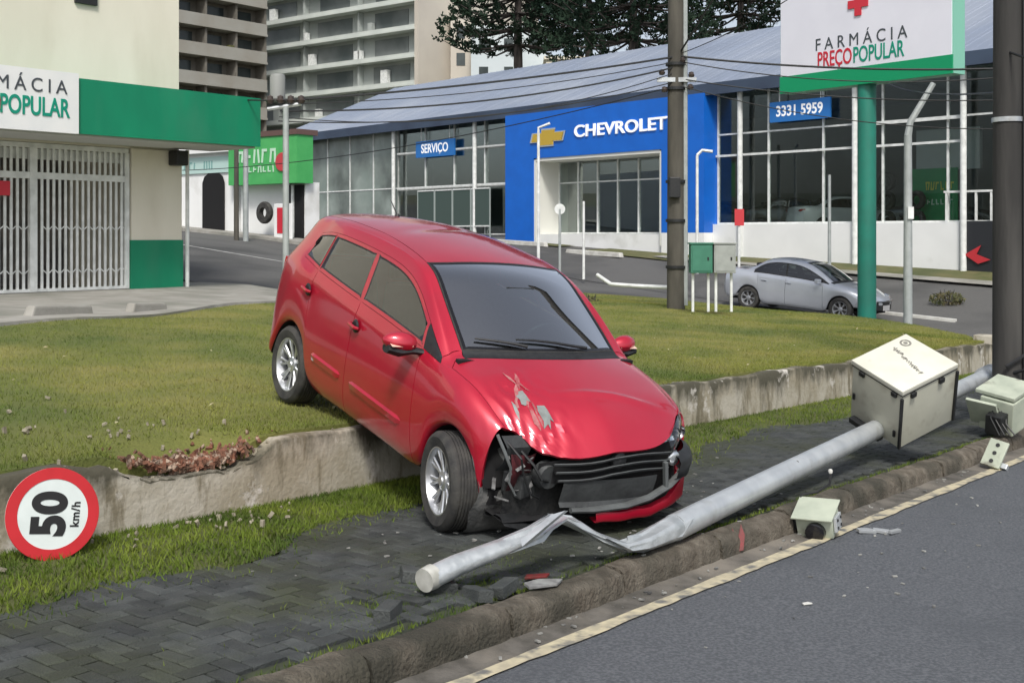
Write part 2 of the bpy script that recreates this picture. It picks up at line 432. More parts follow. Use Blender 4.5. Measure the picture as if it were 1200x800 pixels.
# weeds in the joints near the pole foot
pts = []
for _ in range(2600):
    a, r = random.uniform(0, 6.28), abs(random.gauss(0, .38)); s = 4.4 + r * math.cos(a) * 1.5; t = 4.0 + r * math.sin(a) * .6
    if 3.7 < t < 5.4: pts.append(st(s, t, walk_z(s) - .012))
for _ in range(2500):
    s = random.uniform(0, 14); t = 3.67 + abs(random.gauss(0, .012)); pts.append(st(s, t, walk_z(s) - .006))
tag(blades('joint_weeds', M_gras2, pts, .022, .003), 'low weeds and moss between the loosened pavers', 'weeds', kind='stuff')
# broken earth and brick behind the smashed wall
M_earth = mat('red_earth', (.24, .10, .06), .95, col2=(.09, .055, .035), scale=14, bump=.8, bscale=40, col3=(.38, .29, .22), scale3=16, lo3=.56, hi3=.62)
b = MB()
for _ in range(700):
    s = random.gauss(4.55, .20); t = 6.13 + abs(random.gauss(0, .09)); p = st(s, t, lawn_z(s, max(t, 6.2)) + random.uniform(-.01, .03))
    d = random.uniform(.006, .03) * (1.6 if random.random() < .06 else 1); b.box(p, (d * random.uniform(1, 3.5), d, d * .8), rand_rot(), .6)
tag(b.build('broken_earth', M_earth), 'reddish broken brick and earth exposed in the smashed wall top', 'rubble', kind='stuff')
M_chip = mat('concrete_chip', (.32, .29, .22), .9, col2=(.2, .18, .13), scale=20)
b = MB()
for _ in range(80):
    s = random.gauss(4.5, .5); t = random.choice((6.14 + random.uniform(0, .12), 6.0 - abs(random.gauss(0, .2)), 6.3 + abs(random.gauss(0, .8))))
    z = walk_z(s) + wall_h(s) if 6.1 < t < 6.27 else (walk_z(s) + .03 if t < 6.1 else lawn_z(s, t) + .015)
    d = random.uniform(.008, .028); b.box(st(s, t, z + .005), (d * 1.7, d, d * .7), rand_rot(), .75)
tag(b.build('concrete_chips', M_chip), 'pale chips of concrete scattered round the smashed wall', 'rubble', kind='stuff')
M_litter = mat('dry_leaf', (.45, .42, .26), .8, col2=(.25, .2, .1), scale=30)
b = MB()
for _ in range(330):
    s = random.uniform(-1, 22); t = 6.3 + random.random() ** 1.5 * 8
    if not in_poly(s, t): continue
    if s < 8 or random.random() < .4:
        p = st(s, t, lawn_z(s, t) + .024); d = random.uniform(.012, .034); R = rand_rot(); R = Euler((random.gauss(0, .3), random.gauss(0, .3), random.uniform(0, 6.28))).to_matrix()
        b.quad(*[p + R @ Vector(q) for q in ((-d, 0, 0), (0, -d * .5, .004), (d, 0, 0), (0, d * .5, .004))])
tag(b.build('leaf_litter', M_litter, fix=False), 'small dry leaves and scraps lying on the lawn', 'leaves', kind='stuff')
# ------------------------------------------------------------------ cars: a spline body cut into panels
def bspline_ctrl(P, k=.75):
    def B(Q, ax):
        Q = np.moveaxis(Q, ax, 0); o = Q.copy(); o[1:-1] = (Q[:-2] + 4 * Q[1:-1] + Q[2:]) / 6; return np.moveaxis(o, 0, ax)
    Q = P.copy()
    for _ in range(2): Q = Q + k * (P - B(B(Q, 0), 1))
    return Q
def bspline_eval(Q, n, ax):
    Q = np.moveaxis(Q, ax, 0); N = Q.shape[0]
    E = np.concatenate([2 * Q[:1] - Q[1:2], Q, 2 * Q[-1:] - Q[-2:-1]])
    out = []
    for i in range(N - 1):
        for k in range(n):
            u = k / n; b = ((1 - u) ** 3 / 6, (3 * u ** 3 - 6 * u ** 2 + 4) / 6, (-3 * u ** 3 + 3 * u ** 2 + 3 * u + 1) / 6, u ** 3 / 6)
            out.append(sum(b[m] * E[i + m] for m in range(4)))
    out.append(Q[-1]); return np.moveaxis(np.array(out), 0, ax)
def car_surface(G, ni=6, nj=5, k=.75):
    """G: columns x rows x 3 for the left half (y>0), rows from the sill up to the centre line. Returns the fine full grid."""
    G = np.array(G, float); Rr = G[:, :-1][:, ::-1].copy(); Rr[:, :, 1] *= -1
    F = np.concatenate([G, Rr], 1)
    Q = bspline_ctrl(F, k)
    S = bspline_eval(bspline_eval(Q, ni, 0), nj, 1)
    return S
def normals_of(S):
    du = np.gradient(S, axis=0); dv = np.gradient(S, axis=1); n = np.cross(du, dv); n /= np.linalg.norm(n, axis=2, keepdims=True) + 1e-9
    c = S.mean((0, 1)); 
    if ((S - c) * n).sum() < 0: n = -n
    return n
def panel_bm(S, cells, ni, nj):
    bm = bmesh.new(); vs = {}
    def V(a, b):
        if (a, b) not in vs: vs[(a, b)] = bm.verts.new(S[a, b])
        return vs[(a, b)]
    for (i, J) in cells:
        for a in range(i * ni, (i + 1) * ni):
            for b in range(J * nj, (J + 1) * nj):
                try: bm.faces.new((V(a, b), V(a + 1, b), V(a + 1, b + 1), V(a, b + 1)))
                except ValueError: pass
    bmesh.ops.remove_doubles(bm, verts=bm.verts, dist=1e-5)
    bmesh.ops.dissolve_degenerate(bm, edges=bm.edges, dist=1e-5)
    bm.normal_update()
    return bm
def orient(bm, c=Vector((0, 0, .75))):
    s = sum((f.calc_center_median() - c).dot(f.normal) * f.calc_area() for f in bm.faces)
    if s < 0: bmesh.ops.reverse_faces(bm, faces=bm.faces)
    bm.normal_update()
def rim_edges(bm, gap, depth):
    """pull the outline in by gap and turn the edge down by depth: real shut lines"""
    if gap:
        mv = {}
        for v in bm.verts:
            be = [e for e in v.link_edges if e.is_boundary]
            if be:
                inn = [e.other_vert(v).co for e in v.link_edges if not e.is_boundary]
                if inn:
                    d = sum(inn, Vector()) / len(inn) - v.co
                    if d.length > 1e-6: mv[v] = d.normalized() * min(gap, d.length * .4)
        for v, d in mv.items(): v.co += d
    be = [e for e in bm.edges if e.is_boundary]
    nrm = {v: v.normal.copy() for e in be for v in e.verts}
    r = bmesh.ops.extrude_edge_only(bm, edges=be)
    for v in r['geom']:
        if isinstance(v, bmesh.types.BMVert):
            o = [e.other_vert(v) for e in v.link_edges if e.other_vert(v) in nrm]
            if o: v.co -= nrm[o[0]] * depth
def bm_obj(name, bm, m, parent, sharp=38):
    me = bpy.data.meshes.new(name); bm.to_mesh(me); bm.free(); me.shade_smooth()
    me.set_sharp_from_angle(angle=R_(sharp)); me.materials.append(m); return link(name, me, parent)
def split_glass(bm, steps):
    """inset the region step by step; returns a bmesh for each ring and the inner pane"""
    outs = []
    faces = list(bm.faces)
    for th, dp in steps:
        r = bmesh.ops.inset_region(bm, faces=faces, thickness=th, depth=dp, use_boundary=True, use_even_offset=False)
        ring = r['faces']; outs.append([[tuple(v.co) for v in f.verts] for f in ring]); rs = set(ring); faces = [f for f in faces if f.is_valid and f not in rs]
    outs.append([[tuple(v.co) for v in f.verts] for f in faces]); res = []
    for polys in outs:
        b2 = bmesh.new(); 
        for p in polys:
            try: b2.faces.new([b2.verts.new(q) for q in p])
            except ValueError: pass
        bmesh.ops.remove_doubles(b2, verts=b2.verts, dist=2e-5); b2.normal_update(); res.append(b2)
    bm.free(); return res

M_black = mat('black_plastic', (.012, .013, .014), .5, col2=(.02, .021, .022), scale=30)
M_rub = mat('rubber', (.018, .018, .018), .8, col2=(.03, .029, .027), scale=20)
M_tyre = mat('tyre', (.026, .026, .026), .85, col2=(.06, .058, .052), scale=9, bump=.25, bscale=60)
M_alloy = mat('alloy', (.62, .64, .66), .34, .8, col2=(.52, .53, .55), scale=14)
M_dark = mat('dark_void', (.006, .006, .007), .9)
M_glassw = glass('windscreen_glass', (.46, .60, .60), 0, 7.)
M_glasss = glass('side_glass', (.34, .40, .39), 0, 2.4)
M_seat = mat('seat_cloth', (.03, .032, .035), .9, col2=(.05, .05, .052), scale=30)
M_chrome = mat('chrome', (.75, .76, .78), .15, 1)
M_lens = glass('lamp_lens', (.86, .9, .92), 0, 1.6)
M_refl = mat('lamp_reflector', (.75, .77, .78), .22, .9)
M_bare = mat('bare_metal', (.26, .29, .28), .6, .4, col2=(.22, .23, .22), scale=30)

def red_paint():
    m = mat('red_paint', (.50, .006, .032), .36, .30, coat=1., col2=(.46, .005, .028), scale=3.)
    N = m.node_tree.nodes; L = m.node_tree.links; p = N['Principled BSDF']
    # thin road dust, thicker low on the body
    geo = [n for n in N if n.type == 'NEW_GEOMETRY'][0]
    n = N.new('ShaderNodeTexNoise'); n.inputs['Scale'].default_value = 2.2; n.inputs['Detail'].default_value = 8; L.new(geo.outputs['Position'], n.inputs['Vector'])
    r = N.new('ShaderNodeMapRange'); r.inputs['From Min'].default_value = .4; r.inputs['From Max'].default_value = .8; r.inputs['To Min'].default_value = .0; r.inputs['To Max'].default_value = .09; L.new(n.outputs[0], r.inputs[0])
    src = p.inputs['Base Color'].links[0].from_socket
    x = N.new('ShaderNodeMix'); x.data_type = 'RGBA'; L.new(r.outputs[0], x.inputs[0]); L.new(src, x.inputs[6]); x.inputs[7].default_value = (.35, .17, .16, 1); L.new(x.outputs[2], p.inputs['Base Color'])
    r2 = N.new('ShaderNodeMapRange'); r2.inputs['To Min'].default_value = .02; r2.inputs['To Max'].default_value = .12; L.new(n.outputs[0], r2.inputs[0]); L.new(r2.outputs[0], p.inputs['Coat Roughness'])
    return m
M_red = red_paint()

def wheel(parent, loc, r=.30, wd=.195, side=-1, spokes=9, rim=.2, rot=(0, 0, 0), m_rim=None, flat=False):
    """part: wheel (hub and brake disc) > tyre, rim"""
    m_rim = m_rim or M_alloy; h = wd / 2; o = side
    hub = MB().lathe([(.0, -o * .0), (.125, o * .0), (.13, o * .01), (.13, -o * .02), (.06, -o * .03), (.06, -o * .09), (0, -o * .09)], 24, 'y').build('wheel', mat('brake_disc', (.12, .11, .10), .5, .6), parent, smooth=30, loc=loc, rot=rot)
    pr = [(rim - .005, -h * .92), (rim + .02, -h), (r - .035, -h * 1.06), (r - .012, -h * .93), (r, -h * .74)]
    tread = []
    for k in range(-3, 4):
        y = k * h * .74 / 3.5; tread += [(r, y - h * .07), (r, y + h * .05), (r - .007, y + h * .06), (r - .007, y + h * .15)]
    pr = pr + tread[:-2] + [(r, h * .74), (r - .012, h * .93), (r - .035, h * 1.06), (rim + .02, h), (rim - .005, h * .92)]
    MB().lathe(pr, 56, 'y').build('tyre', M_tyre, hub, smooth=35)
    b = MB(); e = o * h * .86
    b.lathe([(rim + .006, e), (rim + .008, e + o * .008), (rim - .008, e + o * .006), (rim - .02, e - o * .02), (rim - .028, e - o * .10), (rim - .03, -e)], 48, 'y')
    b.lathe([(0, e - o * .012), (.03, e - o * .012), (.034, e - o * .02), (.058, e - o * .026), (.064, e - o * .05), (0, e - o * .05)], 24, 'y')
    for k in range(spokes):
        for da in (-.105, .105):
            a = 2 * math.pi * k / spokes
            pts = []
            for rr, ww, dd in ((.045, .010, .035), (rim * .55, .010, .030), (rim - .012, .013, .016)):
                q = a + da * (rr / rim) * 1.15; c = Vector((math.cos(q) * rr, 0, math.sin(q) * rr)); tn = Vector((-math.sin(q), 0, math.cos(q)))
                y0 = e - o * dd
                pts.append([c - tn * ww + Vector((0, y0 - o * .008, 0)), c - tn * ww * .55 + Vector((0, y0, 0)), c + tn * ww * .55 + Vector((0, y0, 0)), c + tn * ww + Vector((0, y0 - o * .008, 0)), c + Vector((0, y0 - o * .03, 0))])
            pts = [row + [row[0]] for row in pts]
            b.grid(pts)
    b.build('rim', m_rim, hub, smooth=40)
    return hub

def seats(parent, xs, seat_z, m=M_seat):
    for x, ys in xs:
        for y in ys:
            w2 = .24
            b = MB()
            b.grid([[(x + .28 - .52 * i / 5, y - w2 + 2 * w2 * j / 6, seat_z + .05 * math.sin(math.pi * i / 5) + .03 * abs(j - 3) / 3) for j in range(7)] for i in range(6)])
            for j in (0,): pass
            b.box((x + .02, y, seat_z - .1), (.5, .48, .18))
            sb = b.build('seat', m, parent, smooth=50)
            c = MB(); P = []
            for i in range(8):
                q = i / 7; z = seat_z + .02 + .58 * q; xx = x - .24 - .17 * q; ww = w2 * (1 - .25 * q ** 2)
                ring = []
                for k in range(12):
                    a = 2 * math.pi * k / 12; ring.append((xx + .06 * math.cos(a) + (.03 * abs(math.sin(a))), y + ww * math.sin(a), z))
                P.append(ring + [ring[0]])
            c.grid(P); c.f.append(tuple(len(c.v) - 13 + k for k in range(12))); c.build('backrest', m, sb, smooth=50)
            h = MB().box((x - .44, y, seat_z + .70), (.09, .25, .16), Matrix.Rotation(-.25, 3, 'Y')).build('headrest', m, sb, smooth=40, bevel=.03)

# ---- the crashed hatchback -------------------------------------------------
def hatch_grid():
    FX, RX, RZ, AR = 1.2325, -1.2325, .30, .338
    fa = [(FX + AR * math.cos(R_(a)), RZ + AR * math.sin(R_(a))) for a in (14, 48, 80, 110, 140, 168)]
    ra = [(RX + AR * math.cos(R_(180 - a)), RZ + AR * math.sin(R_(180 - a))) for a in (170, 135, 95, 55, 15)]
    ra = [(RX + AR * math.cos(R_(a)), RZ + AR * math.sin(R_(a))) for a in (12, 45, 85, 125, 165)]
    low = [None] * 19
    for i in range(6): low[i] = fa[i]
    low[6] = (.80, .225); low[7] = (.46, .22); low[8] = (.12, .22); low[9] = (-.22, .22); low[10] = (-.55, .22); low[11] = (-.84, .225)
    for i in range(5): low[12 + i] = ra[i]
    low[17] = (-1.66, .27); low[18] = (-1.77, .28)
    belt = [(1.57, .70, .80), (1.48, .722, .835), (1.32, .742, .885), (1.15, .755, .918), (1.02, .762, .938), (.93, .766, .952), (.70, .772, .97), (.42, .775, .987), (.11, .778, 1.008), (-.22, .778, 1.03), (-.55, .776, 1.052), (-.85, .772, 1.078), (-.98, .768, 1.092), (-1.08, .762, 1.105), (-1.17, .756, 1.118), (-1.30, .745, 1.135), (-1.46, .73, 1.14), (-1.62, .70, 1.12), (-1.74, .64, 1.08)]
    ylow = [.775] * 6 + [.735] * 6 + [.785] * 5 + [.76, .70]
    G = []
    for i in range(19):
        lx, lz = low[i]; bx, by, bz = belt[i]; col = []
        arch = i < 6 or 12 <= i <= 16
        yl = ylow[i]; fr = max(0, (2 - i) / 2) if i < 2 else 0
        if i in (0,): yl = .752
        if i == 1: yl = .77
        ymax = .826 - .055 * (i == 0) - .022 * (i == 1) - .02 * (i == 16) - .045 * (i == 17) - .11 * (i == 18)
        col.append((lx, .60 if arch else .56, lz - (.0 if arch else .03)))
        col.append((lx, yl, lz))
        zs = [.15, .36, .62, .88] if arch else [.16, .41, .68, .91]
        ys = [(yl + (ymax - yl) * .75), ymax, ymax - .004, by + (ymax - by) * .55]
        xs = [.12, .38, .66, .9]
        for q, y, x in zip(zs, ys, xs):
            col.append((lx + (bx - lx) * x, y, lz + (bz - lz) * q))
        col.append((bx, by, bz))
        G.append(col)
    r7 = [(1.58, .675, .80), (1.49, .698, .838), (1.325, .716, .890), (1.155, .732, .925), (1.02, .742, .947), (.905, .752, .968), (.62, .71, 1.15), (.37, .66, 1.30), (.06, .622, 1.395), (-.36, .614, 1.418), (-.62, .612, 1.42), (-.90, .61, 1.412), (-1.03, .608, 1.402), (-1.13, .606, 1.39), (-1.22, .604, 1.37), (-1.32, .602, 1.34), (-1.47, .61, 1.30), (-1.60, .60, 1.27), (-1.69, .56, 1.24)]
    r8 = [(1.615, .61, .795), (1.51, .662, .845), (1.335, .684, .902), (1.165, .70, .94), (.975, .705, .972), (.915, .70, .998), (.735, .684, 1.135), (.44, .625, 1.325), (.10, .582, 1.438), (-.36, .574, 1.462), (-.62, .572, 1.465), (-.90, .57, 1.458), (-1.03, .568, 1.45), (-1.13, .566, 1.44), (-1.22, .564, 1.428), (-1.32, .56, 1.41), (-1.46, .56, 1.385), (-1.58, .55, 1.36), (-1.67, .51, 1.34)]
    r9 = [(1.735, .495, .728), (1.55, .575, .85), (1.36, .60, .912), (1.185, .625, .957), (.955, .64, .998), (.905, .625, 1.022), (.725, .61, 1.148), (.45, .582, 1.325), (.215, .555, 1.436), (-.34, .515, 1.492), (-.62, .515, 1.498), (-.90, .51, 1.492), (-1.03, .508, 1.486), (-1.14, .505, 1.478), (-1.25, .50, 1.468), (-1.36, .49, 1.455), (-1.48, .48, 1.44), (-1.59, .47, 1.425), (-1.66, .44, 1.40)]
    r10 = [(1.835, .28, .682), (1.61, .30, .862), (1.41, .315, .932), (1.23, .33, .982), (1.06, .335, 1.022), (1.015, .335, 1.042), (.82, .325, 1.172), (.54, .31, 1.348), (.28, .30, 1.468), (-.32, .28, 1.528), (-.62, .28, 1.536), (-.90, .278, 1.53), (-1.04, .275, 1.524), (-1.16, .27, 1.514), (-1.28, .265, 1.503), (-1.39, .26, 1.49), (-1.50, .255, 1.475), (-1.61, .25, 1.455), (-1.68, .23, 1.42)]
    r11 = [(1.865, 0, .68), (1.65, 0, .868), (1.44, 0, .94), (1.26, 0, .99), (1.10, 0, 1.03), (1.05, 0, 1.05), (.855, 0, 1.182), (.565, 0, 1.358), (.30, 0, 1.48), (-.32, 0, 1.54), (-.62, 0, 1.548), (-.90, 0, 1.542), (-1.05, 0, 1.536), (-1.17, 0, 1.526), (-1.29, 0, 1.514), (-1.40, 0, 1.50), (-1.51, 0, 1.485), (-1.62, 0, 1.465), (-1.70, 0, 1.43)]
    for i in range(19): G[i] += [r7[i], r8[i], r9[i], r10[i], r11[i]]
    return G
def hatch_cells():
    P = {}
    def add(n, i, j, both=True, sd=None):
        for J, k in ((j, 'L'), (21 - j, 'R')): P.setdefault(n if both else n + '_' + k, []).append((i, J))
    for i in range(18):
        for j in range(11):
            if j == 0:
                add('linerf' if i < 6 else 'linerr' if i >= 11 else 'sill', i, j, False)
            elif j <= 5:
                add('fender' if i < 6 else 'fdoor' if i < 9 else 'rdoor' if i < 12 else 'side', i, j, False)
            elif j == 6:
                add('fender' if i < 5 else 'corner' if i == 5 else 'fglass' if i < 9 else 'rglass' if i < 12 else 'qglass' if i < 15 else 'side', i, j, False)
            elif j <= 8:
                if i < 4: add('hood', i, j)
                elif i == 4: add('fender', i, j, False)
                else: add('side', i, j, False)
            else:
                if i < 4: add('hood', i, j)
                elif i == 4: add('cowl', i, j)
                elif i < 8: add('wind', i, j)
                else: add('roof', i, j)
    return P
def fbm(x, y, z, s):
    from mathutils import noise as mn
    return mn.fractal(Vector((x * s, y * s, z * s)), 1., 2., 4)
def crumple(bm, sc, amt_fn, seed=0.):
    bm.normal_update()
    for v in bm.verts:
        a = amt_fn(v.co)
        if a:
            from mathutils import noise as mn
            p = Vector((v.co.x * sc * .55 + v.co.y * sc * .3, v.co.y * sc * 1.5, v.co.z * sc * .5)) + Vector((seed, seed * 1.7, 0)); r = 1 - abs(mn.noise(p)) * 2; q = mn.noise(p * 2.3) 
            v.co += v.normal * (a * (r * .8 + q * .35))

def build_red_car():
    NI, NJ = 6, 5
    S = car_surface(hatch_grid(), NI, NJ); C = hatch_cells()
    car = empty('crashed_car', (-.4644, 8.7223, CZ - 1.5877), (-.06124, .1995, -.98229))
    tag(car, 'red five-door hatchback with a smashed front, nose down off the lawn', 'car')
    def dmg_hood(c):
        if c.y > .15: return 0
        d = math.hypot((c.x - 1.55) / .42, (c.y + .46) / .26); return .024 * max(0, 1 - d) ** .8 if d < 1 else 0
    def dent_right(bm):
        for v in bm.verts:
            if v.co.y < 0 and v.co.x > 1.2:
                q = min(1, (v.co.x - 1.2) / .5); k = min(1, max(0, (-v.co.y - .3) / .4))
                kz = min(1, max(0, (-v.co.y - .05) / .5)); v.co.y += .03 * q * k; v.co.z -= .10 * q ** 1.6 * kz; v.co.x -= .03 * q * k * k
            if v.co.x > 1.35:   # soft fold across the bonnet
                v.co.z += .018 * math.exp(-((v.co.x - 1.50 - .18 * v.co.y) / .026) ** 2) * max(0, 1 - abs(v.co.y - .15) / .5)
    nrm = None
    # hood
    bm = panel_bm(S, C['hood'], NI, NJ); orient(bm); bmesh.ops.subdivide_edges(bm, edges=bm.edges, cuts=1, use_grid_fill=True); dent_right(bm); crumple(bm, 9., dmg_hood); rim_edges(bm, .004, .02)
    hood = bm_obj('hood', bm, M_red, car, 30)
    # scraped metal: irregular torn flakes standing just proud of the paint
    flakes = [((1.42, -.48), [(-.05, -.02), (-.02, -.045), (.03, -.03), (.07, -.04), (.10, -.012), (.06, .01), (.085, .03), (.02, .028), (-.03, .02)]),
              ((1.56, -.40), [(-.06, -.03), (.0, -.05), (.06, -.035), (.1, -.05), (.085, -.01), (.12, .0), (.06, .02), (.075, .05), (.0, .03), (-.035, .02)]),
              ((1.50, -.56), [(-.07, -.008), (.02, -.014), (.08, -.006), (.03, .008), (-.03, .01)]),
              ((1.70, -.49), [(-.02, -.02), (.02, -.022), (.035, .0), (.012, .02), (-.02, .012)])]
    hb = bmesh.new(); hb.from_mesh(hood.data)
    from mathutils.bvhtree import BVHTree
    tree = BVHTree.FromBMesh(hb); hb.free()
    for (cx, cy), pl in flakes:
        b = MB(); pts = []
        for (x, y) in pl:
            hit = tree.ray_cast(Vector((cx + x * .8, cy + y * .8, 2)), Vector((0, 0, -1)))
            if hit[0] is not None: pts.append(hit[0] + hit[1] * .004)
        if len(pts) < 4: continue
        c = sum(pts, Vector()) / len(pts); hit = tree.ray_cast(Vector((c.x, c.y, 2)), Vector((0, 0, -1))); c = (hit[0] or c) + Vector((0, 0, .006))
        b.v = [tuple(c)] + [tuple(p) for p in pts]; b.f = [(0, 1 + k, 1 + (k + 1) % len(pts)) for k in range(len(pts))]
        b.build('scrape', M_bare, hood, smooth=60)
    # pale scuffs where the paint was dragged off along the near edge of the bonnet
    M_scuff = mat('paint_scuff', (.40, .16, .16), .7, col2=(.30, .05, .06), scale=25)
    rs = random.Random(5)
    for k in range(15):
        cx, cy = 1.28 + .50 * k / 14 + rs.uniform(-.03, .03), -.53 + .07 * rs.random() + .03 * math.sin(k); L_ = rs.uniform(.03, .10); a_ = rs.uniform(-.5, .3); b = MB(); pts = []
        for q in np.linspace(0, 2 * math.pi, 8)[:-1]:
            lx, ly = L_ * math.cos(q) * rs.uniform(.7, 1.1), .011 * math.sin(q) * rs.uniform(.4, 1.4); x, y = cx + lx * math.cos(a_) - ly * math.sin(a_), cy + lx * math.sin(a_) + ly * math.cos(a_)
            hit = tree.ray_cast(Vector((x, y, 2)), Vector((0, 0, -1)))
            if hit[0] is not None: pts.append(hit[0] + hit[1] * .003)
        if len(pts) == 7:
            b.v = [tuple(p) for p in pts]; b.f = [tuple(range(7))]; b.build('scuff', M_scuff, hood)
    # windscreen
    bm = panel_bm(S, C['wind'], NI, NJ); orient(bm); rings = split_glass(bm, [(.012, 0), (.022, -.003)])
    bm_obj('windscreen_seal', rings[0], M_rub, car)
    sc_ = bm_obj('windscreen', rings[2], M_glassw, car)
    bm_obj('screen_band', rings[1], mat('screen_band', (.008, .008, .009), .25), sc_)
    # sticker in the corner, rear view mirror
    bm = panel_bm(S, C['cowl'], NI, NJ); orient(bm); rim_edges(bm, .002, .02); cw = bm_obj('cowl', bm, M_black, car)
    bm = panel_bm(S, C['roof'], NI, NJ); orient(bm); [setattr(v.co, 'z', v.co.z - .015 * math.exp(-((v.co.x + .62 + .35 * v.co.y) / .10) ** 2 - ((v.co.y + .05) / .30) ** 2)) for v in bm.verts]; rim_edges(bm, .003, .01); rf = bm_obj('roof', bm, M_red, car)
    MB().tube([(-1.28, 0, 1.51), (-1.29, 0, 1.53)], [.022, .016], 12).tube([(-1.29, 0, 1.525), (-1.43, 0, 1.62)], [.006, .003], 8).build('aerial', M_black, rf, smooth=40)
    for sd in 'LR':
        y = 1 if sd == 'L' else -1
        for q_n in ('linerf_', 'linerr_'): bm = panel_bm(S, C[q_n + sd], NI, NJ); orient(bm); bm_obj('arch_lip', bm, M_dark, car)
        bm = panel_bm(S, C['sill_' + sd], NI, NJ); orient(bm); bm_obj('sill', bm, M_red, car)
        bm = panel_bm(S, C['fender_' + sd], NI, NJ); orient(bm)
        if sd == 'R':
            dent_right(bm); crumple(bm, 8., lambda c: .02 * min(1, max(0, (c.x - 1.3) / .3)) * min(1, max(0, (.85 - c.z) / .2)))
        rim_edges(bm, .003, .02); fe = bm_obj('fender', bm, M_red, car)
        bm = panel_bm(S, C['side_' + sd], NI, NJ); orient(bm); rim_edges(bm, .003, .015); sp = bm_obj('side_panel', bm, M_red, car)
        bm = panel_bm(S, C['corner_' + sd], NI, NJ); orient(bm); bm_obj('mirror_corner', bm, M_black, car)
        for dn, gn in (('fdoor_', 'fglass_'), ('rdoor_', 'rglass_')):
            bm = panel_bm(S, C[dn + sd], NI, NJ); orient(bm); rim_edges(bm, .0035, .02)
            dr = bm_obj('door', bm, M_red, car)
            bm = panel_bm(S, C[gn + sd], NI, NJ); orient(bm); rings = split_glass(bm, [(.026, .0), (.012, -.004)])
            bm_obj('window_frame', rings[0], M_red if dn == 'rdoor_' or True else M_black, dr); bm_obj('window_seal', rings[1], M_rub, dr); bm_obj('window', rings[2], M_glasss, dr)
            hx = -.17 if dn == 'fdoor_' else -1.0
            hz = .895 if dn == 'fdoor_' else .955
            MB().lathe([(0, .004 * y), (.036, .004 * y), (.048, -.006 * y)], 16, 'y', (hx + .01, y * .828, hz)).build('handle_recess', M_black, dr, smooth=True)
            MB().tube([(hx - .055, y * .826, hz + .005), (hx - .035, y * .852, hz + .008), (hx + .06, y * .855, hz), (hx + .075, y * .83, hz - .004)], [.011, .013, .013, .01], 8).build('handle', M_red, dr, smooth=True)
            # long rubbing strip along the lower door
            xa, xb = (.70, -.20) if dn == 'fdoor_' else (-.245, -.82)
            P = []
            for k in range(9):
                x = xa + (xb - xa) * k / 8; zc = .49 + .02 * (xa - x) * 0 + (.0 if dn == 'fdoor_' else .0) - .025 * x
                e_ = 1 if 0 < k < 8 else 0; P.append([(x, y * .800, zc - .040 * e_), (x, y * (.834 if e_ else .80), zc - .026 * e_), (x, y * (.841 if e_ else .80), zc + .012 * e_), (x, y * .800, zc + .046 * e_)])
            MB().grid(P).build('rubbing_strip', M_red, dr, smooth=50)
        bm = panel_bm(S, C['qglass_' + sd], NI, NJ); orient(bm); rings = split_glass(bm, [(.022, 0), (.012, -.004)])
        bm_obj('quarter_frame', rings[0], M_red, sp); bm_obj('quarter_seal', rings[1], M_rub, sp); bm_obj('quarter_window', rings[2], M_glasss, sp)
        # mirror
        mc = Vector((.62, y * .92, 1.00)); P = []
        for i in range(10):
            q = i / 9; ring = []
            wx = .062 * math.sin(math.pi * (.12 + .86 * q)) ** .6; hz_ = .066 * math.sin(math.pi * (.14 + .84 * q)) ** .55
            for k in range(16):
                a = 2 * math.pi * k / 16; ring.append((mc.x + .03 * (1 - q) + wx * math.cos(a) * (1.2 if math.cos(a) > 0 else .5), mc.y + y * (-.10 + .21 * q), mc.z + .012 * q + hz_ * math.sin(a)))
            P.append(ring + [ring[0]])
        b = MB().grid(P); b.f.append(tuple(range(16))); b.f.append(tuple(9 * 17 + k for k in range(16)))
        mi = b.build('mirror', M_red, car, smooth=50)
        MB().tube([(.70, y * .76, .955), (.66, y * .83, .955), (.645, y * .92, .948), (.64, y * 1.01, .965)], [.03, .04, .062, .05], 10, flat=[.6] * 4).build('mirror_foot', M_black, mi, smooth=True)
        MB().grid([[(mc.x + .085 - .04 * k / 3 * (j > 0), mc.y + y * (-.07 + .15 * k / 3), mc.z - .01 + .012 * j) for k in range(4)] for j in range(2)]).build('side_lamp', mat('pale_lens', (.7, .5, .4), .3), mi)
    # tailgate and rear bumper
    last = S[-1]; ncol = last.shape[0]; half = ncol // 2; P = []
    for k in range(1 * NJ, half + 1):
        a = Vector(last[k]); c = Vector(last[ncol - 1 - k]); row = []
        for q in range(13):
            u = q / 12; p = a.lerp(c, u); p.x -= .11 * (1 - (2 * u - 1) ** 4) * (1 if p.z < .62 else .75); row.append(p)
        P.append(row)
    cut = next(i for i, r in enumerate(P) if r[0].z > .66); wz = next(i for i, r in enumerate(P) if r[0].z > 1.06); wt = next(i for i, r in enumerate(P) if r[0].z > 1.36)
    MB().grid(P[:cut + 1]).build('rear_bumper', M_red, car, smooth=40); tg = MB().grid(P[cut:wz + 1]).build('tailgate', M_red, car, smooth=40)
    MB().grid(P[wz:wt + 1]).build('rear_window', M_glasss, tg, smooth=40); MB().grid(P[wt:]).build('tailgate_spoiler', M_red, tg, smooth=40)
    for y in (-1, 1):
        MB().tube([(-1.76, y * .655, .86), (-1.75, y * .66, 1.05)], [.05, .035], 10, flat=[.8, .8]).build('tail_lamp', mat('red_lens', (.35, .01, .01), .15, coat=1.), car, smooth=True)
    # near-black underlay, added so the panel gaps stay dark instead of leaking light
    n = normals_of(S); U = S - n * .022
    cells = [c for k in C for c in C[k] if not any(q in k for q in ('glass', 'wind', 'corner'))]
    cells = [c for c in cells if c[0] > 3]
    bm = panel_bm(U, cells, NI, NJ); bm_obj('dark_underlay', bm, M_dark, car)
    fl = MB()
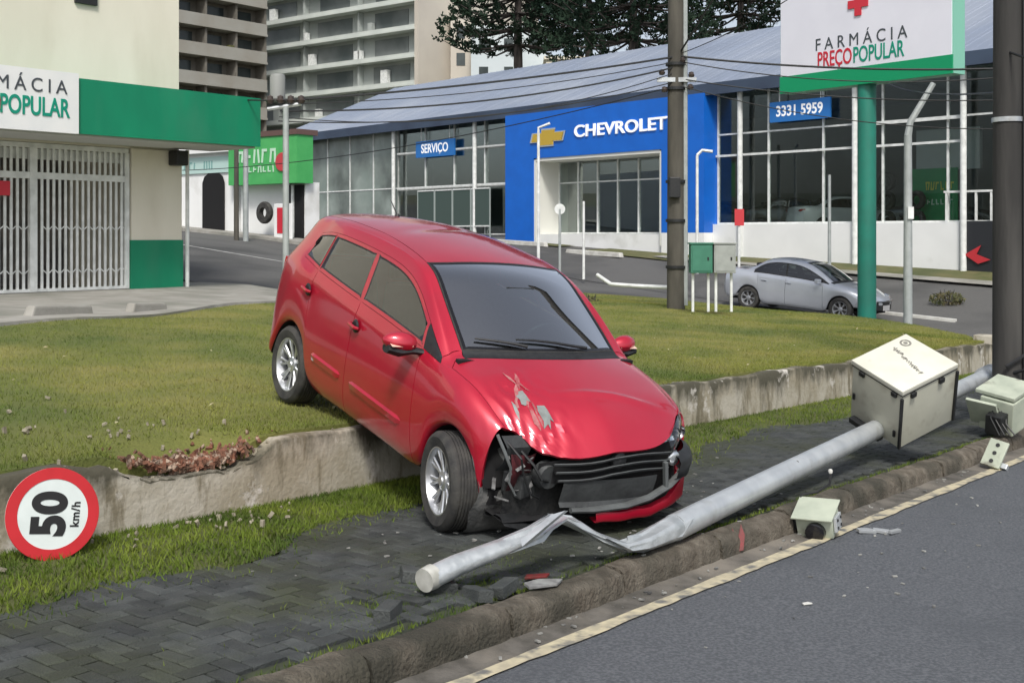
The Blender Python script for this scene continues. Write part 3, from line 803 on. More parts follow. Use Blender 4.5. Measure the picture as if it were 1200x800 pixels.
    fl.grid([[(1.75 - 3.4 * i / 8, -.70 + 1.4 * j / 4, .24) for j in range(5)] for i in range(9)])
    fl.build('floor_pan', M_dark, car)
    MB().box((1.0, 0, .62), (.04, 1.4, .75)).build('bulkhead', M_dark, car)
    # cabin
    P = []
    for i in range(7):
        q = i / 6; P.append([(1.06 - .5 * q + .06 * math.cos(j) * 0 - .08 * abs(j / 5 - 1) ** 2, -.70 + .14 * j, .955 + .03 * math.sin(q * 3) - .25 * max(0, q - .75) * 4) for j in range(11)])
    MB().grid(P).build('dashboard', mat('dash_plastic', (.035, .037, .04), .75), car, smooth=60)
    sw = MB(); ring = [(.42 + .07 * math.cos(2 * math.pi * k / 24) * 1, .34 + .18 * math.sin(2 * math.pi * k / 24), .93 + .17 * math.cos(2 * math.pi * k / 24)) for k in range(25)]
    sw.tube(ring, .014, 8, cap=False).tube([(.42, .17, .93), (.42, .51, .93)], .016, 6).build('steering_wheel', M_black, car, smooth=True)
    seats(car, [(.02, (.34, -.34)), (-.85, (.36, -.36))], .56)
    MB().box((.55, 0, 1.335), (.02, .23, .065)).build('interior_mirror', M_black, car, bevel=.008)
    # wipers
    wb_ = bmesh.new(); wb_.from_mesh(sc_.data); wtree = BVHTree.FromBMesh(wb_); wb_.free()
    for (x, y, x2, y2) in ((1.03, .30, .965, -.26), (1.02, -.20, .915, -.54)):
        z = lambda xx, yy: 1.055 + (1.06 - xx) * .62 + .02 - .04 * yy * yy
        pts = []
        for q in (0, .25, .5, .75, 1):
            xx, yy = x + (x2 - x) * q, y + (y2 - y) * q; h_ = wtree.find_nearest(Vector((xx, yy, z(xx, yy)))); pts.append(h_[0] + Vector((.012, 0, .016)))
        MB().tube(pts, [.012, .010, .009, .008, .006], 6).build('wiper', M_black, car, smooth=True)
    # wheels
    for x, y, rt in ((1.2225, -.755, (R_(3), 0, R_(-10))), (1.2325, .70, (0, 0, R_(5))), (-1.2325, -.705, (0, R_(12), 0)), (-1.2325, .705, (0, 0, 0))):
        wheel(car, (x, y, .30), .30, .19, 1 if y > 0 else -1, 9, .207, rt)
        a0 = MB(); P = []
        for k in range(13):
            a = R_(-5 + 190 * k / 12); P.append([(x + .33 * math.cos(a), yy * (1 if y > 0 else -1), .30 + .33 * math.sin(a)) for yy in (.50, .62, .70)])
        a0.grid(P).build('wheel_well', M_dark, car, smooth=True)
    # torn grey arch liner wrapped round the front of the near wheel
    M_lin = mat('grey_liner', (.085, .09, .09), .75, col2=(.045, .047, .047), scale=8, bump=.5, bscale=30, col3=(.15, .15, .145), scale3=3)
    P = []
    for k in range(17):
        a = R_(-58 + 135 * k / 16); rr = .312 + .008 * math.sin(k * 1.1)
        P.append([(1.2325 + rr * math.cos(a) + .01 * math.sin(j * 2. + k), -.775 + .34 * j / 6 + .012 * math.sin(k * .9), .30 + rr * math.sin(a) + .008 * math.cos(j * 1.7)) for j in range(7)])
    MB().grid(P).build('torn_arch_liner', M_lin, car, smooth=60)
    # ---- stripped front end
    M_gry = mat('bumper_core', (.050, .054, .055), .6, col2=(.032, .034, .035), scale=9, bump=.2)
    M_lgry = mat('grey_bar', (.115, .125, .125), .5, col2=(.08, .085, .085), scale=9)
    gr = MB()
    def nose(y, x0=1.83, k=.30): return x0 - k * y * y
    sag = lambda y: .11 * min(1, max(0, (-y - .05) / .5))
    gr.grid([[(nose(y, 1.80), y, z - sag(y) * (1 if z > .6 else .3)) for z in (.49, .68)] for y in np.linspace(-.50, .56, 11)])
    gr.build('grille', M_dark, car)
    gobj = [o for o in car.children if o.name.startswith('grille')][-1]
    for zc, y0, y1 in ((.635, -.44, .52), (.585, -.42, .50), (.535, -.40, .46)):
        MB().tube([(nose(y, 1.845), y, zc - .6 * sag(y) + .01 * math.sin(y * 9)) for y in np.linspace(y0, y1, 13)], .013, 6, flat=[.75] * 13).build('grille_slat', M_black, gobj, smooth=True)
        MB().tube([(nose(y, 1.856), y, zc + .008 - .6 * sag(y) + .01 * math.sin(y * 9)) for y in np.linspace(y0, y1, 13)], .0035, 5).build('grille_trim', M_lgry, gobj, smooth=True)
    MB().lathe([(0, 1.885), (.038, 1.88), (.05, 1.872), (.054, 1.85)], 24, 'x', (-.03, .01, .615)).build('badge_seat', M_black, gobj, smooth=True)
    # crash beam / lower panel
    P = [[(nose(y, 1.84, .22) - .02 * (j == 2) + .0, y, z) for j, z in enumerate((.50, .47, .36, .335))] for y in np.linspace(-.36, .36, 9)]
    MB().grid(P).build('plate_panel', M_gry, car, smooth=30)
    MB().tube([(nose(y, 1.865, .25), y, z) for y, z in ((-.30, .325), (-.15, .325), (.1, .335), (.3, .365), (.48, .42), (.62, .50), (.68, .55))], [.02, .024, .026, .026, .026, .024, .014], 8, flat=[.8] * 7).build('lower_bar', M_lgry, car, smooth=True)
    MB().box((1.82, .42, .50), (.03, .025, .17), Matrix.Rotation(.25, 3, 'X')).build('bracket', M_lgry, car, bevel=.004)
    MB().grid([[(nose(y, 1.70, .15), y, z) for z in (.22, .5)] for y in np.linspace(-.65, .6, 9)]).build('radiator', mat('radiator', (.012, .013, .013), .6, col2=(.03, .03, .03), scale=60), car)
    # black bumper corner on the far side
    P = []
    for k in range(9):
        a = k / 8; y = .50 + .27 * math.sin(a * 1.57); x = 1.80 - .36 * (1 - math.cos(a * 1.57)); P.append([(x - .03, y - .015, .615 + .03 * a), (x + .02, y + .01, .60 + .02 * a), (x + .035, y + .02, .57), (x + .025, y + .015, .47), (x - .01, y, .44)])
    MB().grid(P).build('bumper_corner', M_black, car, smooth=50)
    MB().lathe([(0, .0), (.035, -.004), (.045, -.012), (.05, -.03)], 20, 'x', (1.80, .50, .585)).build('fog_lamp', M_refl, car, smooth=True)
    # red lower lip hanging
    P = []
    for k in range(15):
        q = k / 14; y = -.12 + .80 * q; x = nose(y, 1.86, .26) - .05 * max(0, q - .75) * 2; z = .245 + .055 * max(0, q - .55) * 2 + .004 * math.sin(q * 20)
        up = .055 + .11 * max(0, q - .78) / .22
        P.append([(x - .05, y, z + .01), (x + .012, y, z), (x + .02, y, z + .02), (x + .005, y, z + up), (x - .025, y, z + up + .006)])
    MB().grid(P).build('bumper_lip', M_red, car, smooth=50)
    # headlamp that survived
    def lamp_grid(y, off, sh=1.):
        P = []
        for i in range(10):
            u = i / 9; row = []
            for j in range(9):
                v = j / 8; yy = .44 + .30 * u; x = 1.80 - .27 * u ** 1.4 + .035 * math.sin(math.pi * v) - .06 * v * (1 - u * .4); zt = .725 + .115 * u; zb = .60 + .06 * u
                row.append((x + off, y * yy, zb + (zt - zb) * v))
            P.append(row)
        return P
    hl = MB().grid(lamp_grid(1, .0)).build('headlight', M_lens, car, smooth=60)
    MB().grid(lamp_grid(1, -.07)).build('reflector', M_refl, hl, smooth=60)
    for yy, rr, xx in ((.55, .05, 1.69), (.65, .042, 1.63)):
        MB().lathe([(0, -.03), (rr * .6, -.022), (rr, .0), (rr * 1.1, .01)], 20, 'x', (xx, yy, .70)).build('bulb_bowl', M_chrome, hl, smooth=True)
    # wrecked corner: broken lamp shell, hanging strips, cables
    MB().grid([[(x - .04, y + .03 * math.sin(k * 2.1 + j), z) for j, (x, z) in enumerate(((1.66, .72), (1.70, .66), (1.68, .56), (1.64, .50)))] for k, y in enumerate(np.linspace(-.72, -.52, 5))]).build('broken_lamp_shell', M_gry, car, smooth=30)
    M_maroon = mat('torn_inner_panel', (.12, .022, .028), .55, col2=(.05, .012, .015), scale=10)
    MB().grid([[(1.66 + .03 * math.sin(k + j), -.66 + .06 * k, .62 - .075 * j + .015 * math.sin(k * 3 + j)) for j in range(4)] for k in range(4)]).build('torn_inner_panel', M_maroon, car, smooth=30)
    MB().tube([(1.60, -.735, .72), (1.68, -.72, .64), (1.72, -.69, .56), (1.71, -.68, .47), (1.74, -.64, .40)], [.010, .011, .009, .008, .006], 7).build('hanging_strip', M_lgry, car, smooth=True)
    MB().tube([(1.62, -.69, .70), (1.74, -.64, .62), (1.73, -.60, .52), (1.76, -.55, .41), (1.72, -.45, .36)], .007, 6).build('cable', M_black, car, smooth=True)
    MB().tube([(1.60, -.60, .66), (1.75, -.55, .58), (1.78, -.50, .50), (1.74, -.42, .47)], .009, 6).build('hose', M_black, car, smooth=True)
    MB().lathe([(.0, .05), (.07, .05), (.085, .03), (.085, -.02), (.03, -.03), (0, -.03)], 16, 'x', (1.70, -.42, .50)).build('horn', M_gry, car, smooth=40)
    MB().box((1.60, -.50, .42), (.16, .20, .14), Matrix.Rotation(.3, 3, 'Z')).build('engine_mount', M_gry, car, bevel=.015)
    P = [[(1.50 + .26 * i / 5 + .02 * math.sin(j * 1.7), -.70 + .1 * j, .235 - .03 * math.sin(i * 1.3 + j)) for j in range(5)] for i in range(6)]
    MB().grid(P).build('torn_undertray', M_black, car, smooth=30)
    b = MB()
    for k in range(16):
        b.box((random.uniform(1.58, 1.72), random.uniform(-.72, -.48), random.uniform(.34, .62)), (random.uniform(.003, .008), random.uniform(.01, .03), random.uniform(.03, .10)), rand_rot())
    o = b.build('broken_bits', mat('broken_bits', (.06, .06, .06), .5, col2=(.2, .2, .2), scale=24), car); tag(o, kind='stuff')
    return car
red = build_red_car()
# ------------------------------------------------------------------ fallen speed-camera pole
M_galv = mat('galvanised', (.62, .65, .66), .36, .45, col2=(.50, .53, .55), scale=6, col3=(.40, .41, .40), scale3=5, lo3=.58, hi3=.75, bump=.12, bscale=14)
M_torn = mat('bent_steel', (.58, .61, .62), .38, .45, col2=(.42, .45, .46), scale=10, bump=.3, bscale=24)
def pole_pts():
    k = [(500, 679, 5.80), (535, 662, 5.92), (590, 640, 6.10), (625, 624, 6.22), (652, 605, 6.36), (672, 612, 6.42), (700, 629, 6.50), (728, 641, 6.58), (752, 636, 6.70), (790, 618, 6.98)]
    P = [at(*q) for q in k]
    A, B = at(800, 613, 7.1), at(1150, 443, 13.2)
    P += [A.lerp(B, q) for q in (0.03, .2, .4, .6, .8, 1., 1.12, 1.26)]
    return P
PP = pole_pts()
rad = [.058, .062, .066, .070, .072, .070, .068, .069, .075, .078] + [.079, .080, .080, .080, .080, .080, .079, .078]
fla = [.95, .85, .6, .36, .24, .28, .22, .28, .7, .96] + [1] * 8
pole = empty('fallen_pole', PP[0]); tag(pole, 'buckled silver steel pole lying across the sidewalk from kerb to cabinet', 'pole')
def rel(o): o.location = -pole.location; return o
b = MB().tube(PP[:10], rad[:10], 20, True, fla[:10])
for i, v in enumerate(b.v):     # dents in the folded stretch
    r = i // 20
    if 3 <= r <= 8: b.v[i] = tuple(Vector(v) + Vector((random.gauss(0, .010), random.gauss(0, .010), random.gauss(0, .010))))
rel(b.build('buckled_base', M_torn, pole, smooth=35))
rel(MB().tube(PP[9:], rad[9:], 24).build('shaft', M_galv, pole, smooth=40))
# split steel skin folded out at the bend
F = [at(610, 632, 6.0), at(645, 603, 6.15), at(662, 598, 6.2), at(640, 616, 6.05), at(612, 640, 5.95)]
rel(MB().prism(F, (.02, .05, -.012)).build('folded_skin', M_galv, pole))
F = [at(735, 628, 6.62), at(770, 620, 6.8), at(812, 608, 7.0), at(800, 628, 6.9), at(760, 640, 6.7), at(738, 641, 6.62)]
rel(MB().prism(F, (.015, .06, -.01)).build('folded_skin', M_torn, pole))
rel(MB().tube([at(497, 680, 5.78), at(507, 675, 5.83)], [.058, .062], 18).build('end_cap', mat('pale_cap', (.50, .50, .46), .7, col2=(.35, .35, .31), scale=14), pole, smooth=40))
d = (PP[12] - PP[11]).normalized()
for q in (.25,):
    c = PP[11].lerp(PP[12], q) + Vector((-.02, -.085, .05)); rel(MB().tube([c, c + Vector((-.004, -.02, .012))], .012, 10).build('bolt', M_black, pole))
for q, r in ((.15, .108), (.45, .108)):
    c = PP[15].lerp(PP[17], q * .5); rel(MB().tube([c - d * .03, c + d * .03], r, 20).build('clamp', M_galv, pole, smooth=40))

# cabinet hung on the pole
BK = 1.04
Cn = Vector((3.0416, 9.3, -1.2241)) * BK + Vector((0, 0, CZ))
ea = Vector((-.2769, .433, .2042)) * BK; eb = Vector((.5259, .2449, .1938)) * BK; ec = Vector((.0577, .2738, -.5024)) * BK
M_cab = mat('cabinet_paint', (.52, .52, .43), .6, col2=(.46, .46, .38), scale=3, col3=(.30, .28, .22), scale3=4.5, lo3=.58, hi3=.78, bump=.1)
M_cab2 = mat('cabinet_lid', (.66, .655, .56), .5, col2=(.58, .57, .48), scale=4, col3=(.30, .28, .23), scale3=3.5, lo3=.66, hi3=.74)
cab = empty('equipment_cabinet', Cn + ec); tag(cab, 'square cream metal cabinet with latched lid tipped over on the fallen pole', 'cabinet')
X, Yv, Zv = ea.normalized(), eb.normalized(), -ec.normalized()
Zv = X.cross(Yv).normalized(); Zv = Zv if Zv.z > 0 else -Zv
MW = Matrix.Translation(Cn + (ea + eb + ec) / 2) @ Matrix((X, Yv, Zv)).transposed().to_4x4()
DX, DY, DZ = ea.length, eb.length, ec.length
def cabpart(name, c, d, m, bv=.006, par=None):
    me = MB().box(c, d).mesh(name, m, bevel=bv, smooth=30); me.transform(MW); o = link(name, me, par or cab)
    o.matrix_parent_inverse = Matrix.Translation(-cab.location); return o
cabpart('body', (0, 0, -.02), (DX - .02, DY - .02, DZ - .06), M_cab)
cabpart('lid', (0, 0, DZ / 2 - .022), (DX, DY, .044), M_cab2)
for sx in (-1, 1):
    cabpart('corner_trim', (-DX / 2 + .002, sx * (DY / 2 - .002), -.03), (.022, .022, DZ - .09), M_black, .003)
for y in (-.20, .16): cabpart('latch', (y, -DY / 2 - .002, DZ / 2 - .075), (.055, .022, .04), M_black, .004)
for y in (-.19, .13): cabpart('latch', (-DX / 2 - .002, y, DZ / 2 - .085), (.022, .055, .045), M_black, .004)
cabpart('hinge', (DX / 2 - .05, -DY / 2 - .004, -.05), (.02, .016, .06), M_black, .003); cabpart('hinge', (-DX / 2 + .06, -DY / 2 - .004, -.16), (.022, .016, .06), M_black, .003)
cabpart('pole_bracket', (.06, -DY / 2 - .03, -DZ / 2 + .03), (.34, .06, .05), M_black, .006)
cabpart('lid_seam', (0, 0, DZ / 2 - .05), (DX - .006, DY - .006, .012), M_black, 0)
# stencilled seal and scrawled line of writing on the lid
M_ink = mat('faded_ink', (.10, .10, .09), .8, col2=(.3, .29, .25), scale=40)
me = MB().lathe([(.032, 0), (.05, 0)], 24, 'z', (.19, .21, DZ / 2 + .0015)).lathe([(.0, 0), (.02, 0)], 12, 'z', (.19, .21, DZ / 2 + .0015)).mesh('seal_print', M_ink, fix=False); me.transform(MW); o = link('seal_print', me, cab); o.matrix_parent_inverse = Matrix.Translation(-cab.location)
b = MB()
for k in range(34):
    x = .20 - .40 * k / 33; y = .06 - .10 * math.sin(k / 33 * 1.2) + random.uniform(-.012, .012)
    b.box((x, y + .03, DZ / 2 + .0012), (.010, random.uniform(.01, .045), .0006), Matrix.Rotation(random.uniform(-.6, .6), 3, 'Z'))
me = b.mesh('worn_writing', M_ink); me.transform(MW); o = link('worn_writing', me, cab); o.matrix_parent_inverse = Matrix.Translation(-cab.location); tag(o, kind='stuff')

# second, broken cabinet at the kerb on the right
M_pale = mat('pale_green_paint', (.46, .50, .40), .6, col2=(.36, .40, .32), scale=6, col3=(.2, .2, .16), scale3=5, lo3=.6, hi3=.7)
c0 = st(12.2, 3.62, walk_z(12.2)); 
sc = empty('broken_cabinet', c0, (0, 0, 0)); tag(sc, 'pale green broken cabinet at the kerb under the pole end', 'cabinet')
RM = Euler((R_(10), R_(-14), R_(40))).to_matrix()
b = MB().box((.1, .05, .26), (.40, .34, .34), RM).build('body', M_pale, sc, bevel=.012)
MB().box((.1, .05, .475), (.46, .40, .04), RM).build('lid', M_pale, sc, bevel=.008)
MB().box((-.15, -.02, .24), (.03, .3, .32), Euler((R_(10), R_(-40), R_(40))).to_matrix()).build('open_door', M_pale, sc, bevel=.005)
MB().box((-.05, -.12, .16), (.2, .16, .2), RM).build('wiring_tray', M_black, sc, bevel=.01)
for k in range(4):
    MB().tube([(-.08 + .04 * k, -.1, .3), (-.16 + .05 * k, -.22, .22 - .02 * k), (-.10 + .05 * k, -.28, .06)], .008, 6).build('cable', M_black, sc, smooth=True)
# mounting plate lying on the kerb edge
c1 = at(1166, 548, 10.75)
c1 = st(*to_st(c1), walk_z(to_st(c1)[0]) - .13)
mp = empty('mounting_plate', c1); tag(mp, 'small perforated pale plate leaning on the kerb at the road edge', 'plate')
RP = Euler((R_(20), R_(-55), R_(30))).to_matrix()
MB().box((0, 0, .12), (.26, .17, .03), RP).build('plate', M_pale, mp, bevel=.006)
for k in range(3): MB().tube([RP @ Vector((-.08 + .08 * k, .0, .012)) + Vector((0, 0, .12)), RP @ Vector((-.08 + .08 * k, 0, .022)) + Vector((0, 0, .12))], .018, 12).build('hole', M_black, mp)
MB().box((.02, -.01, .02), (.05, .18, .06), RP).build('foot', M_galv, mp, bevel=.004)
# camera head in the gutter
q = at(960, 631, 7.95); cs, ct = to_st(q); c2 = st(cs, ct, walk_z(cs) - .147)
ch = empty('speed_camera', c2, (R_(6), R_(-4), R_(-28))); tag(ch, 'dented pale speed camera head lying lens-down on the yellow line', 'camera')
MB().box((0, 0, .10), (.24, .22, .15), Euler((R_(12), 0, 0)).to_matrix()).build('housing', M_pale, ch, bevel=.02, smooth=40)
MB().box((0, -.03, .185), (.27, .27, .012), Euler((R_(14), R_(3), 0)).to_matrix()).build('visor', M_pale, ch, bevel=.004)
MB().lathe([(.0, -.155), (.05, -.155), (.062, -.15), (.066, -.10)], 20, 'y', (.01, 0, .062)).build('lens', mat('lens_dark', (.01, .01, .012), .1), ch, smooth=40)
MB().box((.135, -.02, .10), (.02, .14, .10)).build('side_plate', M_galv, ch, bevel=.004)
for k in range(4): MB().tube([(.146, -.06 + .04 * (k % 2) * 2, .075 + .05 * (k // 2)), (.152, -.06 + .04 * (k % 2) * 2, .075 + .05 * (k // 2))], .01, 8).build('screw', M_black, ch)
MB().box((-.15, .02, .10), (.05, .17, .17), Euler((0, R_(20), 0)).to_matrix()).build('bracket', M_black, ch, bevel=.006)
MB().tube([(-.15, .06, .15), (-.12, .10, .24), (-.02, .14, .25), (.06, .16, .30), (.07, .18, .36)], .009, 7).build('cable', M_black, ch, smooth=True)
MB().lathe([(0, .02), (.011, .017), (.016, .006), (.012, -.01), (0, -.014)], 12, 'z', (.07, .18, .38)).build('cable_plug', mat('white_plug', (.6, .6, .56), .5), ch, smooth=True)

# ------------------------------------------------------------------ 50 km/h sign leaning on the wall
sg = empty('speed_sign', at(62, 655.5, 6.33)); tag(sg, 'round red and white 50 speed sign propped on its side against the low wall', 'sign')
fw = facing(at(62, 602, 6.36), Vector((.80, .60, 0)), Vector((-.10, .14, 1)))
rot = fw @ Matrix.Rotation(R_(82), 4, 'Z')
def sgp(name, b, m, sm=40):
    me = b.mesh(name, m, smooth=sm); me.transform(fw); o = link(name, me, sg); o.matrix_parent_inverse = Matrix.Translation(-sg.location); return o
M_sred = mat('sign_red', (.52, .018, .025), .4, col2=(.46, .015, .02), scale=8)
M_swht = mat('sign_white', (.66, .72, .70), .4, col2=(.60, .66, .64), scale=9, col3=(.5, .53, .5), scale3=4, lo3=.6, hi3=.75)
M_sblk = mat('sign_black', (.012, .012, .012), .5)
sgp('panel', MB().lathe([(0, -.004), (.24, -.004), (.243, 0), (.24, .003), (0, .003)], 64, 'z'), M_swht)
sgp('red_ring', MB().lathe([(.183, .0035), (.183, .006), (.241, .006), (.243, .003)], 64, 'z'), M_sred)
o = text('50', .235, M_sblk, sg, rot @ Matrix.Translation((-.0, .012, .0045)), 'number', .011, .002, sx=.95, spacing=1.05); o.matrix_parent_inverse = Matrix.Translation(-sg.location)
o = text('km/h', .062, M_sblk, sg, rot @ Matrix.Translation((0, -.118, .0045)), 'unit', .0015, .002, spacing=1.1); o.matrix_parent_inverse = Matrix.Translation(-sg.location)
for y in (-.05, .05): sgp('clip', MB().box((0, y, -.012), (.2, .03, .014)), M_galv)

# ------------------------------------------------------------------ debris
M_rbit = mat('red_plastic_bit', (.20, .02, .022), .5, col2=(.12, .03, .025), scale=20); M_gbit = mat('grey_bit', (.30, .31, .30), .6, col2=(.18, .18, .18), scale=20); M_sil = mat('silver_bit', (.5, .52, .53), .4, .5)
def shard(name, px, py, Y, dz, outline, th, m, label, cat, rot, group=None):
    q = at(px, py, Y); a, c = to_st(q); p = st(a, c, walk_z(a) + dz)
    o = MB().prism([(x, y, 0) for x, y in outline], (0, 0, th)).build(name, m, loc=p, rot=rot, bevel=.002)
    return tag(o, label, cat, group)
shard('tail_shard', 866, 645, 7.35, -.13, [(-.03, 0), (.03, .01), (.05, .10), (.035, .17), (.0, .07), (-.02, .15), (-.035, .10)], .012, M_rbit, 'red plastic shard leaning upright in the gutter beside the kerb', 'debris', (R_(70), R_(-8), R_(-10)))
shard('bumper_scrap', 635, 671, 6.0, .012, [(-.11, -.03), (.06, -.05), (.14, .0), (.02, .05), (-.09, .035)], .014, M_gbit, 'flat grey scrap on the pavers beside the kerb, right of the pole foot', 'debris', (R_(4), R_(3), R_(40)))
shard('bumper_scrap', 628, 655, 6.15, .010, [(-.07, -.02), (.05, -.03), (.08, .01), (-.04, .03)], .012, M_rbit, 'small dark red scrap just under the buckled pole', 'debris', (0, 0, R_(20)))
for px, py, sh, a, lb in ((1015, 628, [(-.07, -.02), (.06, -.03), (.09, .0), (.02, .035), (-.06, .03)], 20, 'leftmost silver plastic fragment on the asphalt near the camera head'), (1032, 624, [(-.05, -.02), (.06, -.02), (.05, .03), (-.05, .02)], -20, 'middle silver plastic fragment on the asphalt near the camera head'), (1048, 619, [(-.08, -.012), (.07, -.02), (.08, .012), (-.07, .016)], 50, 'rightmost silver plastic fragment on the asphalt near the camera head')):
    shard('plastic_fragment', px, py, 8.05, -.144, sh, .02, M_sil, lb, 'debris', (R_(6), R_(5), R_(a)), 'silver fragments on the road')
shard('white_chip', 945, 708, 6.3, -.145, [(-.025, -.01), (.03, -.012), (.02, .015), (-.02, .012)], .008, mat('white_bit', (.6, .6, .56), .6), 'tiny white chip alone on the open asphalt', 'debris', (0, 0, .4))
b = MB()
for k in range(240):
    if k < 130: s_, t_ = random.gauss(6.2, 1.2), random.uniform(3.55, 5.1); zz = walk_z(s_) + .004
    elif k < 190: s_, t_ = random.uniform(4, 11), random.uniform(3.36, 3.5); zz = walk_z(s_) - .135
    else: s_, t_ = random.gauss(8, 2), 3.25 - abs(random.gauss(0, .8)); zz = walk_z(s_) - .144
    dd = random.uniform(.004, .016); b.box(st(s_, t_, zz), (dd * 2, dd, dd * .5), Matrix.Rotation(random.uniform(0, 6), 3, 'Z'))
tag(b.build('crash_fragments', mat('fragments', (.4, .4, .37), .6, col2=(.06, .06, .06), scale=9)), 'tiny glass and plastic fragments strewn round the crash', 'debris', kind='stuff')
# loose pavers thrown up at the pole foot
for k, (px, py, a, ti) in enumerate(((455, 715, 25, .0), (515, 688, -30, .1), (560, 695, 70, .15), (590, 688, 10, -.1), (480, 672, 50, .12))):
    q = at(px, py, 5.7 if py > 680 else 5.9); a_, c_ = to_st(q)
    # drop onto the walk plane
    dirv = Vector(((px - 600) / FPX, 1, (HZ - py) / FPX)); kk = (.02 - CZ) / (dirv.z + .03 * (US.x * dirv.x + US.y * dirv.y)); q = Vector((0, 0, CZ)) + dirv * kk
    o = link('loose_paver', pme[k % 5]); o.location = q + Vector((0, 0, .03)); o.rotation_euler = (ti, ti * .7, R_(a) + YAW)
    tag(o, ['loose grey paver nearest the road corner, left of the pole foot', 'loose paver tipped against the pale pole end', 'loose paver just right of the pole end', 'loose paver between the pole and the kerb', 'loose paver just behind the pole end'][k], 'paver', 'loose pavers by the pole foot')
# ------------------------------------------------------------------ side street and aprons
M_conc = mat('apron_concrete', (.33, .32, .29), .9, col2=(.26, .25, .22), scale=2.5, bump=.3, bscale=30, col3=(.2, .2, .17), scale3=.8)
M_asp2 = mat('old_asphalt', (.085, .085, .082), .85, col2=(.12, .118, .112), scale=40, bump=.2, bscale=90, col3=(.06, .06, .058), scale3=.35)
sg_, tg_ = np.linspace(16.2, 46, 40), [3.6, 5, 7, 9, 10, 11, 12, 13, 14, 16, 18, 20, 22, 25, 28, 31, 34.5, 40, 50, 60, 80]
o = MB().grid([[st(s, t, side_z(s, t)) for t in tg_] for s in sg_]).build('side_street', M_asp2); tag(o, kind='structure')
# pharmacy apron
FLZ = .58
def apron_z(s, t):
    e = 14 + (s - 7.5) * .43; q = min(1, max(0, (t - e) / max(.5, 20.3 - e))); ze = lawn_z(s, e) + .035
    return ze + (FLZ - ze) * q
P = []
for s in np.linspace(-4, 16.3, 42):
    e = 14 + (s - 7.5) * .43; P.append([st(s, e - .02, lawn_z(s, e) - .5)] + [st(s, e + (24 - e) * q + (.12 * math.sin(s * 1.1) if q == 0 else 0), apron_z(s, e + (24 - e) * q)) for q in np.linspace(0, 1, 14)])
o = MB().grid(P).build('apron', M_conc); tag(o, kind='structure')
P = [[st(16.25, t, apron_z(16.2, max(17.8, t)) - 1), st(16.25, t, apron_z(16.2, max(17.8, t))), ] for t in np.linspace(17.8, 24, 8)]
# low kerb lumps in front of the apron
for k, (px, Yd, wd, lb) in enumerate(((70, 16.6, 1.3, 'long low concrete kerb lump at the lawn edge, farther left'), (172, 18.4, .9, 'short low concrete kerb lump at the lawn edge, nearer the pharmacy corner'))):
    p = at(px, 372, Yd); s_, t_ = to_st(p); z = lawn_z(s_, t_)
    o = MB().box((0, 0, .03), (wd, .16, .16), Matrix.Rotation(.02, 3, 'Y'), .9).build('kerb_lump', M_conc, loc=st(s_, t_, z + .04), rot=(.06, .03, YAW + .35), bevel=.03); tag(o, lb, 'kerb', 'kerb lumps at the lawn edge')

# ------------------------------------------------------------------ pharmacy
M_cream = mat('cream_render', (.76, .72, .61), .85, col2=(.70, .66, .55), scale=1.2, bump=.15, bscale=40, col3=(.56, .51, .40), scale3=.7, lo3=.55, hi3=.85, stretch=(1, 1, .4))
M_green = mat('pharmacy_green', (.0, .235, .115), .5, col2=(.0, .20, .10), scale=2, col3=(.03, .21, .12), scale3=1.2, lo3=.5, hi3=.8, stretch=(1, 1, .35))
M_white = mat('white_metal', (.80, .82, .80), .5, col2=(.62, .64, .62), scale=5)
M_signw = mat('sign_board', (.78, .79, .78), .45, col2=(.72, .74, .74), scale=2)
def SB(b, s0, s1, t0, t1, z0, z1): return b.box(st((s0 + s1) / 2, (t0 + t1) / 2, (z0 + z1) / 2), (s1 - s0, t1 - t0, z1 - z0), Matrix.Rotation(YAW, 3, 'Z'))
ph = empty('pharmacy', st(6, 20.3, FLZ)); tag(ph, 'cream pharmacy with a green canopy and a white folding gate', 'building')
def php(name, *boxes, m, bevel=0., par=None):
    b = MB()
    for q in boxes: SB(b, *q)
    o = b.build(name, m, par or ph, bevel=bevel)
    if par is None: o.location = -ph.location
    return o
php('wall', (-3, 14.62, 20.3, 30, 3.30, 8.6), m=M_cream)
php('side_wall', (13.5, 14.62, 20.62, 30, .2, 3.298), m=M_cream)
php('pillar', (13.5, 14.66, 20.26, 20.6, 1.52, 3.298), m=M_cream)
php('pillar_base', (13.48, 14.68, 20.24, 20.61, .2, 1.518), m=M_green)
cn = php('canopy', (-3, 15.42, 18.82, 20.27, 3.40, 4.28), m=M_green); php('canopy_front', (11.43, 15.44, 18.76, 18.818, 3.37, 4.33), m=M_green)
php('canopy_soffit', (-3, 15.38, 18.86, 20.24, 3.34, 3.398), m=mat('soffit', (.55, .56, .54), .7))
sgn = php('sign_board', (6.0, 11.42, 18.70, 18.815, 3.36, 4.40), m=M_signw)
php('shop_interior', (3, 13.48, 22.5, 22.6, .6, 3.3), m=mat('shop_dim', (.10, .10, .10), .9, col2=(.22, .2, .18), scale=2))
o = php('gate_rail', (9.0, 13.46, 20.30, 20.36, 2.64, 2.76), m=M_white)
php('gate_rail', (9.0, 13.46, 20.30, 20.36, .585, .64), m=M_white); php('gate_rail', (9.0, 13.46, 20.30, 20.36, 3.20, 3.29), m=M_white)
php('gate_post', (11.42, 11.56, 20.285, 20.375, .585, 3.2), m=M_white); php('gate_post', (13.38, 13.47, 20.285, 20.375, .585, 3.2), m=M_white)
php('shutter_track', (9.0, 13.46, 20.38, 20.44, 3.0, 3.19), m=M_white)
bar = SB(MB(), -.024, .024, -.012, .012, 0, 2.0).mesh('gate_bar', M_white)
